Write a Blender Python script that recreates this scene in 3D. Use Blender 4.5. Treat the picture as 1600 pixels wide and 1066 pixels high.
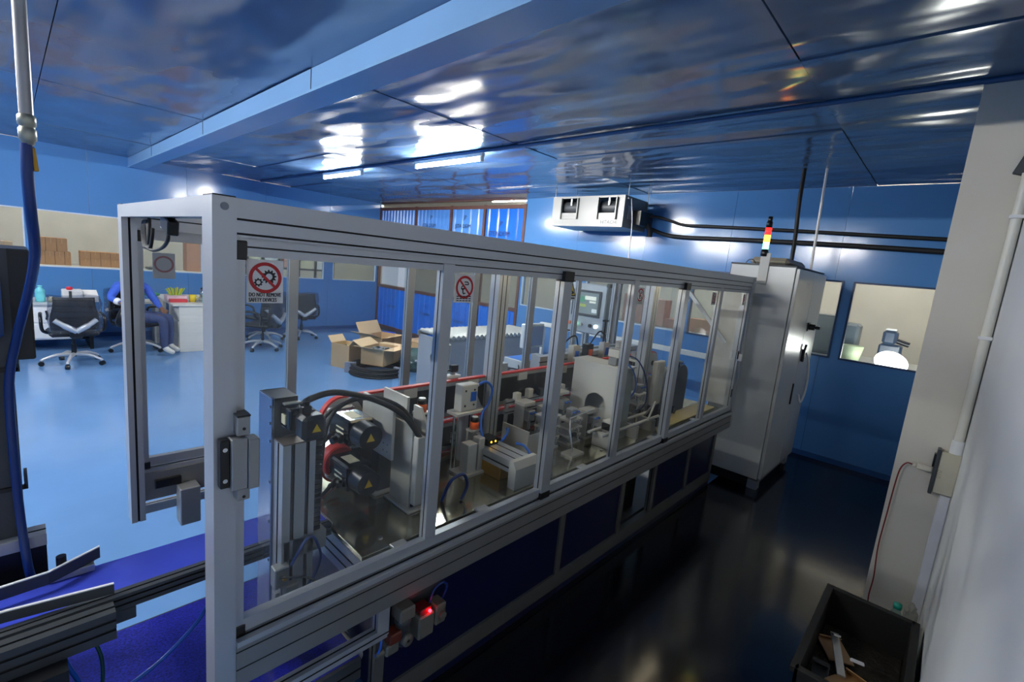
import bpy, math, random
from mathutils import Vector, Matrix
random.seed(7)
for o in list(bpy.data.objects): bpy.data.objects.remove(o)
SC = bpy.context.scene
COL = SC.collection
PI = math.pi

# ------------------------------------------------------------------ camera
F_PX, YAW, PITCH, ROLL, CAM_H = 731.785, math.radians(42.634), math.radians(-9.0991), math.radians(5.5112), 1.75
fw = Vector((math.cos(YAW)*math.cos(PITCH), math.sin(YAW)*math.cos(PITCH), math.sin(PITCH)))
r0 = Vector((math.sin(YAW), -math.cos(YAW), 0)); u0 = r0.cross(fw)
rt = math.cos(ROLL)*r0 + math.sin(ROLL)*u0; upv = -math.sin(ROLL)*r0 + math.cos(ROLL)*u0
cd = bpy.data.cameras.new('camera'); cam = bpy.data.objects.new('camera', cd); COL.objects.link(cam)
cd.sensor_width = 36; cd.lens = F_PX/1600*36; cd.clip_start = 0.02; cd.clip_end = 60
mw = Matrix(((rt.x, upv.x, -fw.x, 0), (rt.y, upv.y, -fw.y, 0), (rt.z, upv.z, -fw.z, CAM_H), (0, 0, 0, 1)))
cam.matrix_world = mw
SC.camera = cam
# ------------------------------------------------------------------ world, exposure
W = bpy.data.worlds.new('world'); SC.world = W; W.use_nodes = True
W.node_tree.nodes['Background'].inputs[0].default_value = (0.35, 0.45, 0.6, 1)
W.node_tree.nodes['Background'].inputs[1].default_value = 0.05
SC.view_settings.view_transform = 'Standard'; SC.view_settings.look = 'None'
SC.view_settings.exposure = 1.35; SC.view_settings.gamma = 1.0
SC.view_settings.use_curve_mapping = False
SC.cycles.use_denoising = True
SC.cycles.max_bounces = 8; SC.cycles.transparent_max_bounces = 18
SC.cycles.sample_clamp_indirect = 6.0
SC.cycles.caustics_reflective = False; SC.cycles.caustics_refractive = False
TUBE_COOL, TUBE_WARM = 275.0, 165.0
LED_BAR = 11.0                          # light bars inside the machine
#      emission of the fluorescent tubes (main room / neighbour rooms)

# ------------------------------------------------------------------ materials
MATS = {}
def srgb(c):
    return tuple(((v/255)/12.92 if v/255 <= 0.04045 else ((v/255+0.055)/1.055)**2.4) for v in c)
def mat(name, rgb, rough=0.5, metal=0.0, var=0.06, vs=6.0, bump=0.0, bs=60.0, spec=0.5, emit=0.0, coat=0.0, rvar=0.0, stretch=None):
    if name in MATS: return MATS[name]
    m = bpy.data.materials.new(name); m.use_nodes = True; nt = m.node_tree; p = nt.nodes['Principled BSDF']
    c = srgb(rgb)
    p.inputs['Roughness'].default_value = rough; p.inputs['Metallic'].default_value = metal
    p.inputs['Specular IOR Level'].default_value = spec
    p.inputs['Coat Weight'].default_value = coat
    tc = nt.nodes.new('ShaderNodeTexCoord'); mp = nt.nodes.new('ShaderNodeMapping')
    if stretch: mp.inputs['Scale'].default_value = stretch
    nt.links.new(tc.outputs['Object'], mp.inputs['Vector'])
    nz = nt.nodes.new('ShaderNodeTexNoise'); nz.inputs['Scale'].default_value = vs; nz.inputs['Detail'].default_value = 4
    nt.links.new(mp.outputs[0], nz.inputs['Vector'])
    rp = nt.nodes.new('ShaderNodeValToRGB')
    rp.color_ramp.elements[0].position = 0.3; rp.color_ramp.elements[1].position = 0.7
    rp.color_ramp.elements[0].color = (*[max(0, v*(1-var)) for v in c], 1)
    rp.color_ramp.elements[1].color = (*[min(1, v*(1+var)) for v in c], 1)
    nt.links.new(nz.outputs['Fac'], rp.inputs[0]); nt.links.new(rp.outputs[0], p.inputs['Base Color'])
    if rvar:
        mr = nt.nodes.new('ShaderNodeMapRange'); mr.inputs[3].default_value = max(0.02, rough-rvar); mr.inputs[4].default_value = rough+rvar
        nt.links.new(nz.outputs['Fac'], mr.inputs[0]); nt.links.new(mr.outputs[0], p.inputs['Roughness'])
    if bump:
        n2 = nt.nodes.new('ShaderNodeTexNoise'); n2.inputs['Scale'].default_value = bs; n2.inputs['Detail'].default_value = 3
        nt.links.new(mp.outputs[0], n2.inputs['Vector'])
        b = nt.nodes.new('ShaderNodeBump'); b.inputs['Strength'].default_value = bump; b.inputs['Distance'].default_value = 0.02
        nt.links.new(n2.outputs['Fac'], b.inputs['Height']); nt.links.new(b.outputs[0], p.inputs['Normal'])
    if emit:
        p.inputs['Emission Color'].default_value = (*c, 1); p.inputs['Emission Strength'].default_value = emit
    MATS[name] = m
    return m
def glass(name, tint=(235, 240, 245), refl=0.9, rough=0.02, dust=0.06, dscale=3.0, dcol=(200, 205, 210)):
    """thin sheet: straight-through light, fresnel reflection, patchy dust film"""
    m = bpy.data.materials.new(name); m.use_nodes = True; nt = m.node_tree
    for n in list(nt.nodes):
        if n.type != 'OUTPUT_MATERIAL': nt.nodes.remove(n)
    out = [n for n in nt.nodes if n.type == 'OUTPUT_MATERIAL'][0]
    tr = nt.nodes.new('ShaderNodeBsdfTransparent'); tr.inputs[0].default_value = (*srgb(tint), 1)
    gl = nt.nodes.new('ShaderNodeBsdfGlossy'); gl.inputs['Roughness'].default_value = rough; gl.inputs[0].default_value = (refl, refl, refl, 1)
    fr = nt.nodes.new('ShaderNodeFresnel')
    ge = nt.nodes.new('ShaderNodeNewGeometry'); im = nt.nodes.new('ShaderNodeMapRange'); im.inputs[3].default_value = 1.25; im.inputs[4].default_value = 1/1.25
    nt.links.new(ge.outputs['Backfacing'], im.inputs[0]); nt.links.new(im.outputs[0], fr.inputs[0])   # same reflectance from both faces of the sheet
    mx = nt.nodes.new('ShaderNodeMixShader')
    nt.links.new(fr.outputs[0], mx.inputs[0]); nt.links.new(tr.outputs[0], mx.inputs[1]); nt.links.new(gl.outputs[0], mx.inputs[2])
    df = nt.nodes.new('ShaderNodeBsdfDiffuse'); df.inputs[0].default_value = (*srgb(dcol), 1)
    tc = nt.nodes.new('ShaderNodeTexCoord'); mp = nt.nodes.new('ShaderNodeMapping'); mp.inputs['Scale'].default_value = (1, 1, 0.35)
    nz = nt.nodes.new('ShaderNodeTexNoise'); nz.inputs['Scale'].default_value = dscale; nz.inputs['Detail'].default_value = 6
    mr = nt.nodes.new('ShaderNodeMapRange'); mr.inputs[1].default_value = 0.35; mr.inputs[2].default_value = 0.75; mr.inputs[3].default_value = dust*0.25; mr.inputs[4].default_value = dust*2
    nt.links.new(tc.outputs['Object'], mp.inputs[0]); nt.links.new(mp.outputs[0], nz.inputs['Vector']); nt.links.new(nz.outputs['Fac'], mr.inputs[0])
    m2 = nt.nodes.new('ShaderNodeMixShader')
    nt.links.new(mr.outputs[0], m2.inputs[0]); nt.links.new(mx.outputs[0], m2.inputs[1]); nt.links.new(df.outputs[0], m2.inputs[2])
    nt.links.new(m2.outputs[0], out.inputs[0]); MATS[name] = m
    return m

# ------------------------------------------------------------------ mesh builder
class B:
    def __init__(s): s.v = []; s.f = []; s.m = []; s.sm = []; s.mi = 0
    def add(s, vs, fs, smooth=False):
        o = len(s.v); s.v += [tuple(v) for v in vs]
        for f in fs: s.f.append([i+o for i in f]); s.m.append(s.mi); s.sm.append(smooth)
        return s
    def mat(s, i): s.mi = i; return s
    def box(s, x0, x1, y0, y1, z0, z1, c=0.0):
        return s.obox(((x0+x1)/2, (y0+y1)/2, (z0+z1)/2), (abs(x1-x0), abs(y1-y0), abs(z1-z0)), None, c)
    def obox(s, ctr, size, R=None, c=0.0):
        ctr = Vector(ctr); h = [v/2 for v in size]; c = min(c, min(h)*0.9)
        vs = []; fs = []
        if c <= 0:
            for sx in (-1, 1):
                for sy in (-1, 1):
                    for sz in (-1, 1): vs.append(Vector((sx*h[0], sy*h[1], sz*h[2])))
            fs = [(0, 1, 3, 2), (4, 6, 7, 5), (0, 4, 5, 1), (2, 3, 7, 6), (0, 2, 6, 4), (1, 5, 7, 3)]
        else:
            idx = {}
            for sx in (-1, 1):
                for sy in (-1, 1):
                    for sz in (-1, 1):
                        sg = (sx, sy, sz)
                        for a in range(3):
                            p = [sg[k]*(h[k]-(0 if k == a else c)) for k in range(3)]
                            idx[(sx, sy, sz, a)] = len(vs); vs.append(Vector(p))
            for a in range(3):
                b1, b2 = (a+1) % 3, (a+2) % 3
                for sg in (-1, 1):
                    q = []
                    for s1, s2 in ((-1, -1), (1, -1), (1, 1), (-1, 1)):
                        k = [0, 0, 0]; k[a] = sg; k[b1] = s1; k[b2] = s2; q.append(idx[(*k, a)])
                    fs.append(q if sg > 0 else q[::-1])
            for a in range(3):
                b1, b2 = (a+1) % 3, (a+2) % 3
                for s1 in (-1, 1):
                    for s2 in (-1, 1):
                        def K(sa, ax):
                            k = [0, 0, 0]; k[a] = sa; k[b1] = s1; k[b2] = s2; return idx[(*k, ax)]
                        q = [K(-1, b1), K(1, b1), K(1, b2), K(-1, b2)]
                        fs.append(q if s1*s2 < 0 else q[::-1])
            for sx in (-1, 1):
                for sy in (-1, 1):
                    for sz in (-1, 1):
                        q = [idx[(sx, sy, sz, a)] for a in range(3)]
                        fs.append(q if sx*sy*sz > 0 else q[::-1])
        if R is not None: vs = [R @ v for v in vs]
        return s.add([ctr+v for v in vs], fs)
    def cyl(s, p0, p1, r0, r1=None, n=16, cap=True):
        r1 = r0 if r1 is None else r1
        p0 = Vector(p0); p1 = Vector(p1); d = (p1-p0).normalized()
        a = d.orthogonal().normalized(); b = d.cross(a)
        ring = lambda p, r: [p+a*(r*math.cos(2*PI*i/n))+b*(r*math.sin(2*PI*i/n)) for i in range(n)]
        s.add(ring(p0, r0)+ring(p1, r1), [(i, (i+1) % n, n+(i+1) % n, n+i) for i in range(n)], True)
        if cap:
            s.add(ring(p0, r0), [list(range(n))[::-1]]); s.add(ring(p1, r1), [list(range(n))])
        return s
    def tube(s, pts, r, n=8, sub=6):
        P = [Vector(p) for p in pts]
        if sub > 1 and len(P) > 2:
            Q = []
            for i in range(len(P)-1):
                a = P[max(i-1, 0)]; b = P[i]; c = P[i+1]; d = P[min(i+2, len(P)-1)]
                for k in range(sub):
                    t = k/sub
                    Q.append(0.5*((2*b)+(c-a)*t+(2*a-5*b+4*c-d)*t*t+(3*b-a-3*c+d)*t**3))
            Q.append(P[-1]); P = Q
        rings = []; a = None
        for i, p in enumerate(P):
            d = (P[min(i+1, len(P)-1)]-P[max(i-1, 0)]).normalized()
            a = d.orthogonal().normalized() if a is None else (a-d*a.dot(d)).normalized()
            b = d.cross(a); rr = r[min(i, len(r)-1)] if isinstance(r, (list, tuple)) else r
            rings.append([p+a*(rr*math.cos(2*PI*k/n))+b*(rr*math.sin(2*PI*k/n)) for k in range(n)])
        vs = [v for R in rings for v in R]; fs = []
        for i in range(len(P)-1):
            for k in range(n): fs.append((i*n+k, i*n+(k+1) % n, (i+1)*n+(k+1) % n, (i+1)*n+k))
        s.add(vs, fs, True); s.add(rings[0], [list(range(n))[::-1]]); s.add(rings[-1], [list(range(n))])
        return s
    def lathe(s, ctr, prof, n=20, ax='z'):
        vs = []; fs = []; m = len(prof)
        for i in range(n):
            c, t = math.cos(2*PI*i/n), math.sin(2*PI*i/n)
            for r, h in prof:
                q = (r*c, r*t, h) if ax == 'z' else ((h, r*c, r*t) if ax == 'x' else (r*t, h, r*c))
                vs.append(Vector(ctr)+Vector(q))
        for i in range(n):
            j = (i+1) % n
            for k in range(m-1): fs.append((i*m+k, j*m+k, j*m+k+1, i*m+k+1))
        s.add(vs, fs, True)
        return s
    def sph(s, ctr, r, n=12, m=8, sc=(1, 1, 1)):
        pr = [(max(1e-4, math.sin(PI*k/m)), -math.cos(PI*k/m)) for k in range(m+1)]
        o = len(s.v); s.lathe((0, 0, 0), pr, n)
        for i in range(o, len(s.v)):
            v = s.v[i]; s.v[i] = (ctr[0]+v[0]*r*sc[0], ctr[1]+v[1]*r*sc[1], ctr[2]+v[2]*r*sc[2])
        return s
    def prism(s, poly, ax, a0, a1):
        """poly in the plane of the two other axes (order: xyz without ax)"""
        def P(u, w, a): return {'x': (a, u, w), 'y': (u, a, w), 'z': (u, w, a)}[ax]
        n = len(poly)
        ar = sum(poly[i][0]*poly[(i+1) % n][1]-poly[(i+1) % n][0]*poly[i][1] for i in range(n))
        if (ar > 0) == (ax == 'y'): poly = poly[::-1]
        if a1 < a0: a0, a1 = a1, a0
        s.add([P(u, w, a0) for u, w in poly]+[P(u, w, a1) for u, w in poly],
              [list(range(n))[::-1], list(range(n, 2*n))]+[(i, (i+1) % n, n+(i+1) % n, n+i) for i in range(n)])
        return s
    def alu(s, ax, x0, x1, y0, y1, z0, z1, gr=(), gw=0.008, gd=0.006):
        """extruded profile along ax; gr = list of (side, position 0..1); sides: -u +u -w +w"""
        lo = {'x': x0, 'y': y0, 'z': z0}; hi = {'x': x1, 'y': y1, 'z': z1}
        U, Wd = [a for a in 'xyz' if a != ax]
        u0, u1, w0, w1 = lo[U], hi[U], lo[Wd], hi[Wd]; poly = []
        def side(name, L):
            return sorted(p for sd, p in gr if sd == name)
        poly.append((u0, w0))
        for p in side('-w', 0):
            c = u0+(u1-u0)*p; poly += [(c-gw/2, w0), (c-gw/2, w0+gd), (c+gw/2, w0+gd), (c+gw/2, w0)]
        poly.append((u1, w0))
        for p in side('+u', 0):
            c = w0+(w1-w0)*p; poly += [(u1, c-gw/2), (u1-gd, c-gw/2), (u1-gd, c+gw/2), (u1, c+gw/2)]
        poly.append((u1, w1))
        for p in side('+w', 0)[::-1]:
            c = u0+(u1-u0)*p; poly += [(c+gw/2, w1), (c+gw/2, w1-gd), (c-gw/2, w1-gd), (c-gw/2, w1)]
        poly.append((u0, w1))
        for p in side('-u', 0)[::-1]:
            c = w0+(w1-w0)*p; poly += [(u0, c+gw/2), (u0+gd, c+gw/2), (u0+gd, c-gw/2), (u0, c-gw/2)]
        n = len(poly); f0 = len(s.f)
        ar = sum(poly[i][0]*poly[(i+1) % n][1]-poly[(i+1) % n][0]*poly[i][1] for i in range(n))
        flip = (ar > 0) == (ax == 'y')
        s.prism(poly, ax, lo[ax], hi[ax])
        q = poly[::-1] if flip else poly
        def edge_in(p, r):          # an edge lying inside a groove
            f = lambda v: u0+1e-6 < v[0] < u1-1e-6 and w0+1e-6 < v[1] < w1-1e-6
            return f(p) or f(r)
        for i in range(n):
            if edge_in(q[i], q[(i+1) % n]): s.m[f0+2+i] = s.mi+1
        return s
PMX = {}
def ob(name, b, mats, parent=None, local=False):
    me = bpy.data.meshes.new(name)
    vs = b.v
    if parent is not None and not local:
        inv = PMX[parent.name].inverted(); vs = [inv @ Vector(v) for v in vs]
    off = Vector((0, 0, 0))
    if parent is None and not local:           # a thing that is one mesh: origin at its base
        xs = [v[0] for v in vs]; ys = [v[1] for v in vs]; zs = [v[2] for v in vs]
        off = Vector(((min(xs)+max(xs))/2, (min(ys)+max(ys))/2, min(zs)))
        vs = [Vector(v)-off for v in vs]
    me.from_pydata([tuple(v) for v in vs], [], b.f)
    mats = list(mats) if isinstance(mats, (list, tuple)) else [mats]
    while max(b.m) >= len(mats): mats.append(GAPM)
    for m in mats: me.materials.append(m)
    me.polygons.foreach_set('material_index', b.m); me.polygons.foreach_set('use_smooth', b.sm); me.update()
    o = bpy.data.objects.new(name, me); COL.objects.link(o); o.location = off
    if parent is not None: o.parent = parent; PMX[o.name] = PMX[parent.name]
    else: PMX[o.name] = Matrix.Translation(off)
    return o
def tag(o, label, cat, group=None):
    o['label'] = label; o['category'] = cat
    if group: o['group'] = group
    return o
def struct(o, label=None):
    o['kind'] = 'structure'
    if label: o['label'] = label
    return o
def thing(name, label, cat, loc=(0, 0, 0), rotz=0.0, group=None):
    o = bpy.data.objects.new(name, None); COL.objects.link(o); o.empty_display_size = 0.1
    o.location = loc; o.rotation_euler = (0, 0, rotz)
    PMX[o.name] = Matrix.Translation(loc) @ Matrix.Rotation(rotz, 4, 'Z')
    return tag(o, label, cat, group)
def sthing(name, loc=(0, 0, 0), label=None):
    o = bpy.data.objects.new(name, None); COL.objects.link(o); o.location = loc; PMX[o.name] = Matrix.Translation(loc)
    return struct(o, label)
def dup(root, loc, rotz, label):
    r = root.copy(); COL.objects.link(r); r.location = loc; r.rotation_euler = (0, 0, rotz); r['label'] = label
    for ch in list(root.children):
        c = ch.copy(); COL.objects.link(c); c.parent = r
        for g in list(ch.children):
            d = g.copy(); COL.objects.link(d); d.parent = c
    return r
def text_b(b, s, size, org, ux, uz, depth=0.0006, xs=1.0):
    """append the letters of s to builder b: lower-left org, reading direction ux, up uz"""
    cu = bpy.data.curves.new('lettering', 'FONT'); cu.body = s; cu.size = size; cu.resolution_u = 2
    to = bpy.data.objects.new('lettering', cu); COL.objects.link(to)
    dg = bpy.context.evaluated_depsgraph_get(); dg.update()
    me = to.evaluated_get(dg).to_mesh()
    ux = Vector(ux).normalized(); uz = Vector(uz).normalized(); nn = ux.cross(uz)
    vs = [Vector(org)+ux*(v.co.x*xs)+uz*v.co.y+nn*depth for v in me.vertices]
    fs = [list(p.vertices) for p in me.polygons]
    b.add(vs, fs)
    w = max([v.co.x for v in me.vertices] or [0])
    bpy.data.objects.remove(to); bpy.data.curves.remove(cu)
    return w
def Rz(a): return Matrix.Rotation(a, 3, 'Z')
def Rx(a): return Matrix.Rotation(a, 3, 'X')
def Ry(a): return Matrix.Rotation(a, 3, 'Y')

# ------------------------------------------------------------------ palette
GAPM = mat('groove_shadow', (30, 32, 34), 0.7)  # groove faces are coloured dark to stand in for their shade
ALU = mat('anodised_aluminium', (178, 182, 186), 0.42, 0.55, 0.03, 3)
ALU_D = mat('dull_aluminium', (150, 152, 152), 0.45, 0.6, 0.05, 8)
STEEL = mat('brushed_steel', (198, 197, 190), 0.36, 0.4, 0.08, 14, stretch=(1, 1, 0.1))
CHROME = mat('chrome', (215, 218, 222), 0.12, 1.0, 0.02)
BLACK = mat('black_plastic', (14, 14, 16), 0.32, 0, 0.1)
BLACKM = mat('black_anodised', (28, 29, 32), 0.35, 0.4, 0.08)
RUBBER = mat('black_rubber', (16, 16, 18), 0.6, 0, 0.1)
DKGREY = mat('dark_grey_paint', (62, 66, 70), 0.45, 0.1, 0.06)
CREAM = mat('pale_grey_paint', (196, 196, 190), 0.4, 0, 0.03)
WHITE = mat('white_plastic', (225, 226, 226), 0.4, 0, 0.02)
HOSE = mat('blue_air_tube', (24, 92, 190), 0.3, 0, 0.05)
HOSEDK = mat('dark_blue_hose', (16, 48, 110), 0.32, 0, 0.05)
RED = mat('red_belt_rubber', (205, 52, 44), 0.5, 0, 0.08)
ORANGE = mat('orange_plastic', (235, 95, 30), 0.4, 0, 0.05)
BRASS = mat('brass', (190, 150, 70), 0.35, 0.8, 0.08)
YELLOW = mat('yellow_plastic', (230, 200, 40), 0.45, 0, 0.05)
CARD = mat('cardboard', (196, 160, 118), 0.85, 0, 0.07, 9)
CARDIN = mat('cardboard_inside', (214, 182, 142), 0.85, 0, 0.05, 9)
TAPE = mat('packing_tape', (170, 130, 85), 0.3, 0, 0.05)
SKIN = mat('skin', (120, 82, 62), 0.55, 0, 0.05)
BLUEP = mat('blue_panel_film', (7, 15, 54), 0.3, 0, 0.05)
# ------------------------------------------------------------------ the room
XF, YL, ZC, YR, XB = 5.87, 9.85, 2.857, -0.163, -4.2
FLOORM = mat('blue_epoxy_floor', (100, 140, 188), 0.16, 0, 0.07, 1.6, bump=0.03, bs=9, rvar=0.05)
WALLM = mat('blue_wall_paint', (80, 132, 190), 0.14, 0, 0.03, 1.2, bump=0.12, bs=2.2)
CEILM = mat('blue_ceiling_paint', (76, 102, 136), 0.17, 0, 0.05, 1.0, bump=1.0, bs=0.7, rvar=0.05, stretch=(3.0, 1.0, 1))
CEILM.node_tree.nodes['Principled BSDF'].inputs['IOR'].default_value = 1.95     # thick gloss enamel
for n_ in CEILM.node_tree.nodes:
    if n_.type == 'BUMP': n_.inputs['Distance'].default_value = 0.09
    if n_.type == 'TEX_NOISE' and n_.inputs['Scale'].default_value < 0.9: n_.inputs['Detail'].default_value = 1.6
CEILB = mat('ceiling_void', (12, 20, 34), 0.7)
BEIGE = mat('beige_plaster', (202, 198, 186), 0.8, 0, 0.06, 2.2, bump=0.1, bs=20)
PILLAR = mat('pillar_plaster', (208, 203, 190), 0.75, 0, 0.05, 1.8, bump=0.12, bs=14)
RIGHTW = mat('white_wall_paint', (222, 224, 226), 0.6, 0, 0.03, 1.5, bump=0.08, bs=8)
FRAMEW = mat('pale_window_trim', (190, 205, 222), 0.4)
PANE = glass('window_glass', (240, 243, 243), 0.8, 0.01, 0.03, 2.0)
BROWN = mat('rusty_brown_steel', (98, 66, 58), 0.6, 0.1, 0.15, 12)

b = B(); b.box(XB, XF, YR, YL, -0.08, 0)
floor = struct(ob('floor', b, FLOORM), 'glossy blue epoxy floor')
b = B(); b.box(0.84, XF, YR, 1.306, 0.0, 0.004)  # thin dark slab laid over the aisle floor
struct(ob('floor_strip', b, mat('dark_navy_floor', (9, 13, 24), 0.14, 0, 0.15, 3, bump=0.03, bs=9)), 'dark navy floor strip beside the machine')
# ceiling of 1.2 x 2.43 m painted boards with open joints
ceil = sthing('ceiling', (0, 0, ZC), 'glossy blue painted ceiling of large boards')
b = B(); b.box(XB, XF+0.08, YR, YL+0.08, ZC+0.03, ZC+0.1); ob('backing', b, CEILB, ceil)
xs = [XB, -3.37, -2.17, -0.97, 0.235, 1.44, 2.675, 3.86, 5.08, XF]; ys = [YR, 0.75, 3.18, 5.61, 8.04, YL]
for i in range(len(xs)-1):
    for j in range(len(ys)-1):
        b = B(); g = 0.003; dz = 0.004*((i*7+j*5) % 3-1)
        b.box(xs[i]+g, xs[i+1]-g, ys[j]+g, ys[j+1]-g, ZC+dz, ZC+0.03)
        ob('panel', b, CEILM, ceil)
# soffit beam across the ceiling
b = B(); b.box(1.36, 1.56, YR, YL, 2.715, ZC-0.005, 0.004)
beam = struct(ob('trim_1', b, mat('blue_beam_paint', (118, 158, 200), 0.2, 0, 0.04, 1.2, bump=0.12, bs=2.5)), 'boxed blue beam running across the ceiling')
for x in (1.345,):
    b = B(); b.box(1.352, 1.372, YR, YL, 2.706, 2.722); ob('edge_strip', b, mat('beam_edge', (120, 160, 200), 0.25), beam)
for y in (3.18, 5.61, 8.04):
    b = B(); b.box(1.357, 1.3605, y-0.003, y+0.003, 2.722, ZC-0.01); ob('joint', b, CEILB, beam)

def wall_band(name, axis, pos, thick, a0, a1, mull, zb, zt, label, zfull=ZC):
    """wall with a window band: solid below zb and above zt, mullions given as (a0,a1)"""
    w = sthing(name, (0, 0, 0), label)
    def bx(nm, p, q, z0, z1):
        c = B()
        c.box(p, q, pos, pos+thick, z0, z1) if axis == 'x' else c.box(pos, pos+thick, p, q, z0, z1)
        return ob(nm, c, WALLM, w)
    # lower and upper boards in 1.2 m widths
    n = max(1, round((a1-a0)/1.22)); st = (a1-a0)/n
    for i in range(n):
        bx('panel', a0+i*st+0.0015, a0+(i+1)*st-0.0015, 0, zb); bx('panel', a0+i*st+0.0015, a0+(i+1)*st-0.0015, zt, zfull)
    for m0, m1 in mull: bx('mullion', m0, m1, zb, zt)
    return w
wl = wall_band('wall_left', 'x', YL, 0.08, XB, XF+0.08, [(XB, -3.9), (-1.75, -1.6), (0.17, 0.235), (2.36, 2.44), (4.58, 4.78), (XF-0.06, XF+0.08)], 1.08, 1.91, 'blue painted wall with a band of windows')
wf = wall_band('wall_far', 'y', XF, 0.08, YR, 5.38, [(YR, -0.1), (0.78, 0.86), (2.42, 2.50), (4.02, 4.10), (5.30, 5.38)], 1.11, 1.92, 'blue painted wall carrying the air conditioner')
WN = [0]
def window(axis, pos, a0, a1, z0, z1, pane=True, fm=None):
    WN[0] += 1
    w = sthing('window_%d' % WN[0], (0, 0, 0), 'glazed opening in the blue wall'); fm = fm or FRAMEW
    t = 0.018
    for p, q, s0, s1 in ((a0, a1, z0, z0+t), (a0, a1, z1-t, z1), (a0, a0+t, z0+t, z1-t), (a1-t, a1, z0+t, z1-t)):
        c = B(); c.box(p, q, pos-0.008, pos+0.03, s0, s1) if axis == 'x' else c.box(pos-0.008, pos+0.03, p, q, s0, s1)
        ob('window_frame', c, fm, w)
    c = B(); c.box(a0+t, a1-t, pos+0.012, pos+0.016, z0+t, z1-t) if axis == 'x' else c.box(pos+0.012, pos+0.016, a0+t, a1-t, z0+t, z1-t)
    ob('pane', c, PANE, w)
    return w
for a0, a1 in ((-3.9, -1.75), (-1.6, 0.17), (0.235, 2.36), (2.44, 4.58), (4.78, XF-0.06)): window('x', YL, a0, a1, 1.08, 1.91)
DKF = mat('dark_blue_window_trim', (34, 62, 98), 0.35)
for a0, a1 in ((-0.1, 0.78), (0.86, 2.42), (2.50, 4.02), (4.10, 5.30)): window('y', XF, a0, a1, 1.11, 1.92, True, DKF if a0 < 2 else FRAMEW)

# corrugated sheet bay between y=5.38 and the corner
bay = sthing('wall_corrugated', (XF, 7.6, 0), 'bay of blue film covered corrugated sheets in a brown steel frame')
CORR = mat('blue_film_corrugated', (40, 112, 214), 0.2, 0, 0.05, 3)
CORR2 = mat('pale_blue_corrugated', (84, 140, 210), 0.2, 0, 0.05, 3)
INK = mat('black_print', (14, 22, 40), 0.6)
posts = [5.38, 6.36, 7.30, 8.45, 9.83]
for y in posts:
    b = B(); b.box(XF-0.012, XF+0.05, y-0.028, y+0.028, 0.06, 2.77); ob('steel_post', b, BROWN, bay)
for z0, z1 in ((0.06, 0.12), (0.98, 1.04), (1.72, 1.78), (2.70, 2.76)):
    b = B(); b.box(XF-0.006, XF+0.04, 5.38, 9.83, z0, z1); ob('steel_rail', b, BROWN, bay)
b = B(); b.box(XF, XF+0.06, 5.38, YL, 0, 0.06); ob('kerb', b, DKGREY, bay)
def sheet(y0, y1, z0, z1, m, pitch=0.115, texts=()):
    n = max(2, int((y1-y0)/pitch)); st = (y1-y0)/n; pr = []
    for i in range(n):
        a = y0+i*st
        pr += [(XF+0.022, a), (XF+0.022, a+st*0.58), (XF+0.002, a+st*0.68), (XF+0.002, a+st*0.9)]
    pr.append((XF+0.022, y1))
    c = B(); k = len(pr)
    c.add([(x, y, z0) for x, y in pr]+[(x, y, z1) for x, y in pr], [(i, k+i, k+i+1, i+1) for i in range(k-1)])
    c.add([(x+0.0015, y, z0) for x, y in pr]+[(x+0.0015, y, z1) for x, y in pr], [(i, i+1, k+i+1, k+i) for i in range(k-1)])
    o = ob('corrugated_sheet', c, m, bay)
    for s, size, y, z in texts:
        c = B(); text_b(c, s, size, (XF-0.002, y, z), (0, -1, 0), (0, 0, 1)); ob('lettering', c, INK, o)
cfg = [(5.41, 6.33, CORR), (6.39, 7.27, CORR2), (7.33, 8.42, CORR2), (8.48, 9.80, CORR2)]
for (y0, y1, m) in cfg:
    mid = (y0+y1)/2
    tx = [('JP', 0.10, mid+0.09, 2.42), ('STEINDEIM', 0.11, mid+0.36, 2.24)] if y0 < 6 else [('JP', 0.10, mid+0.09, 2.52), ('JSTA DEIM', 0.10, mid+0.34, 2.36)] if y0 < 8 else []
    sheet(y0, y1, 1.78, 2.70, m, 0.19 if y0 < 7 else 0.115, tx)
    sheet(y0, y1, 0.12, 0.98, CORR, 0.16, [('JP', 0.08, mid+0.1, 0.72), ('STEINDEIM', 0.075, mid+0.26, 0.56)])
# its light strip under the ceiling and glazed middle band
b = B(); b.box(XF+0.05, XF+0.055, 5.38, YL, 2.76, ZC); ob('clerestory_pane', b, PANE, bay)
for (y0, y1, m) in cfg[:3]:
    b = B(); b.box(XF+0.012, XF+0.016, y0, y1, 1.04, 1.72); ob('pane', b, PANE, bay)
b = B(); b.box(XF+0.0, XF+0.014, 8.62, 9.66, 1.06, 1.70, 0.004); wbd = ob('white_board', b, WHITE, bay)
b = B(); b.box(XF-0.01, XF+0.08, 5.38, YL, ZC-0.012, ZC+0.05); ob('head_rail', b, BROWN, bay)
b = B(); b.box(XF-0.01, XF+0.0, 9.83, 9.85, 0, ZC); ob('corner_trim', b, FRAMEW, bay)

# right wall, pillar, back wall
b = B(); b.box(XB, XF+0.08, YR-0.1, YR, 0, ZC); struct(ob('wall_right', b, RIGHTW), 'white wall close beside the camera')
b = B(); b.box(3.28, 3.62, YR, 0.086, 0, ZC); struct(ob('wall_pillar', b, PILLAR), 'beige plastered pillar')
b = B(); b.box(XB-0.1, XB, YR, YL, 0, ZC); struct(ob('wall_back', b, WALLM), 'blue wall behind the camera')
b = B(); b.box(XB, XF, YL-0.012, YL, 0, 0.07); struct(ob('baseboard_left', b, mat('skirting', (40, 84, 140), 0.4)))
b = B(); b.box(XF-0.012, XF, YR, 5.35, 0, 0.06); struct(ob('baseboard_far', b, MATS['skirting']))

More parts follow.
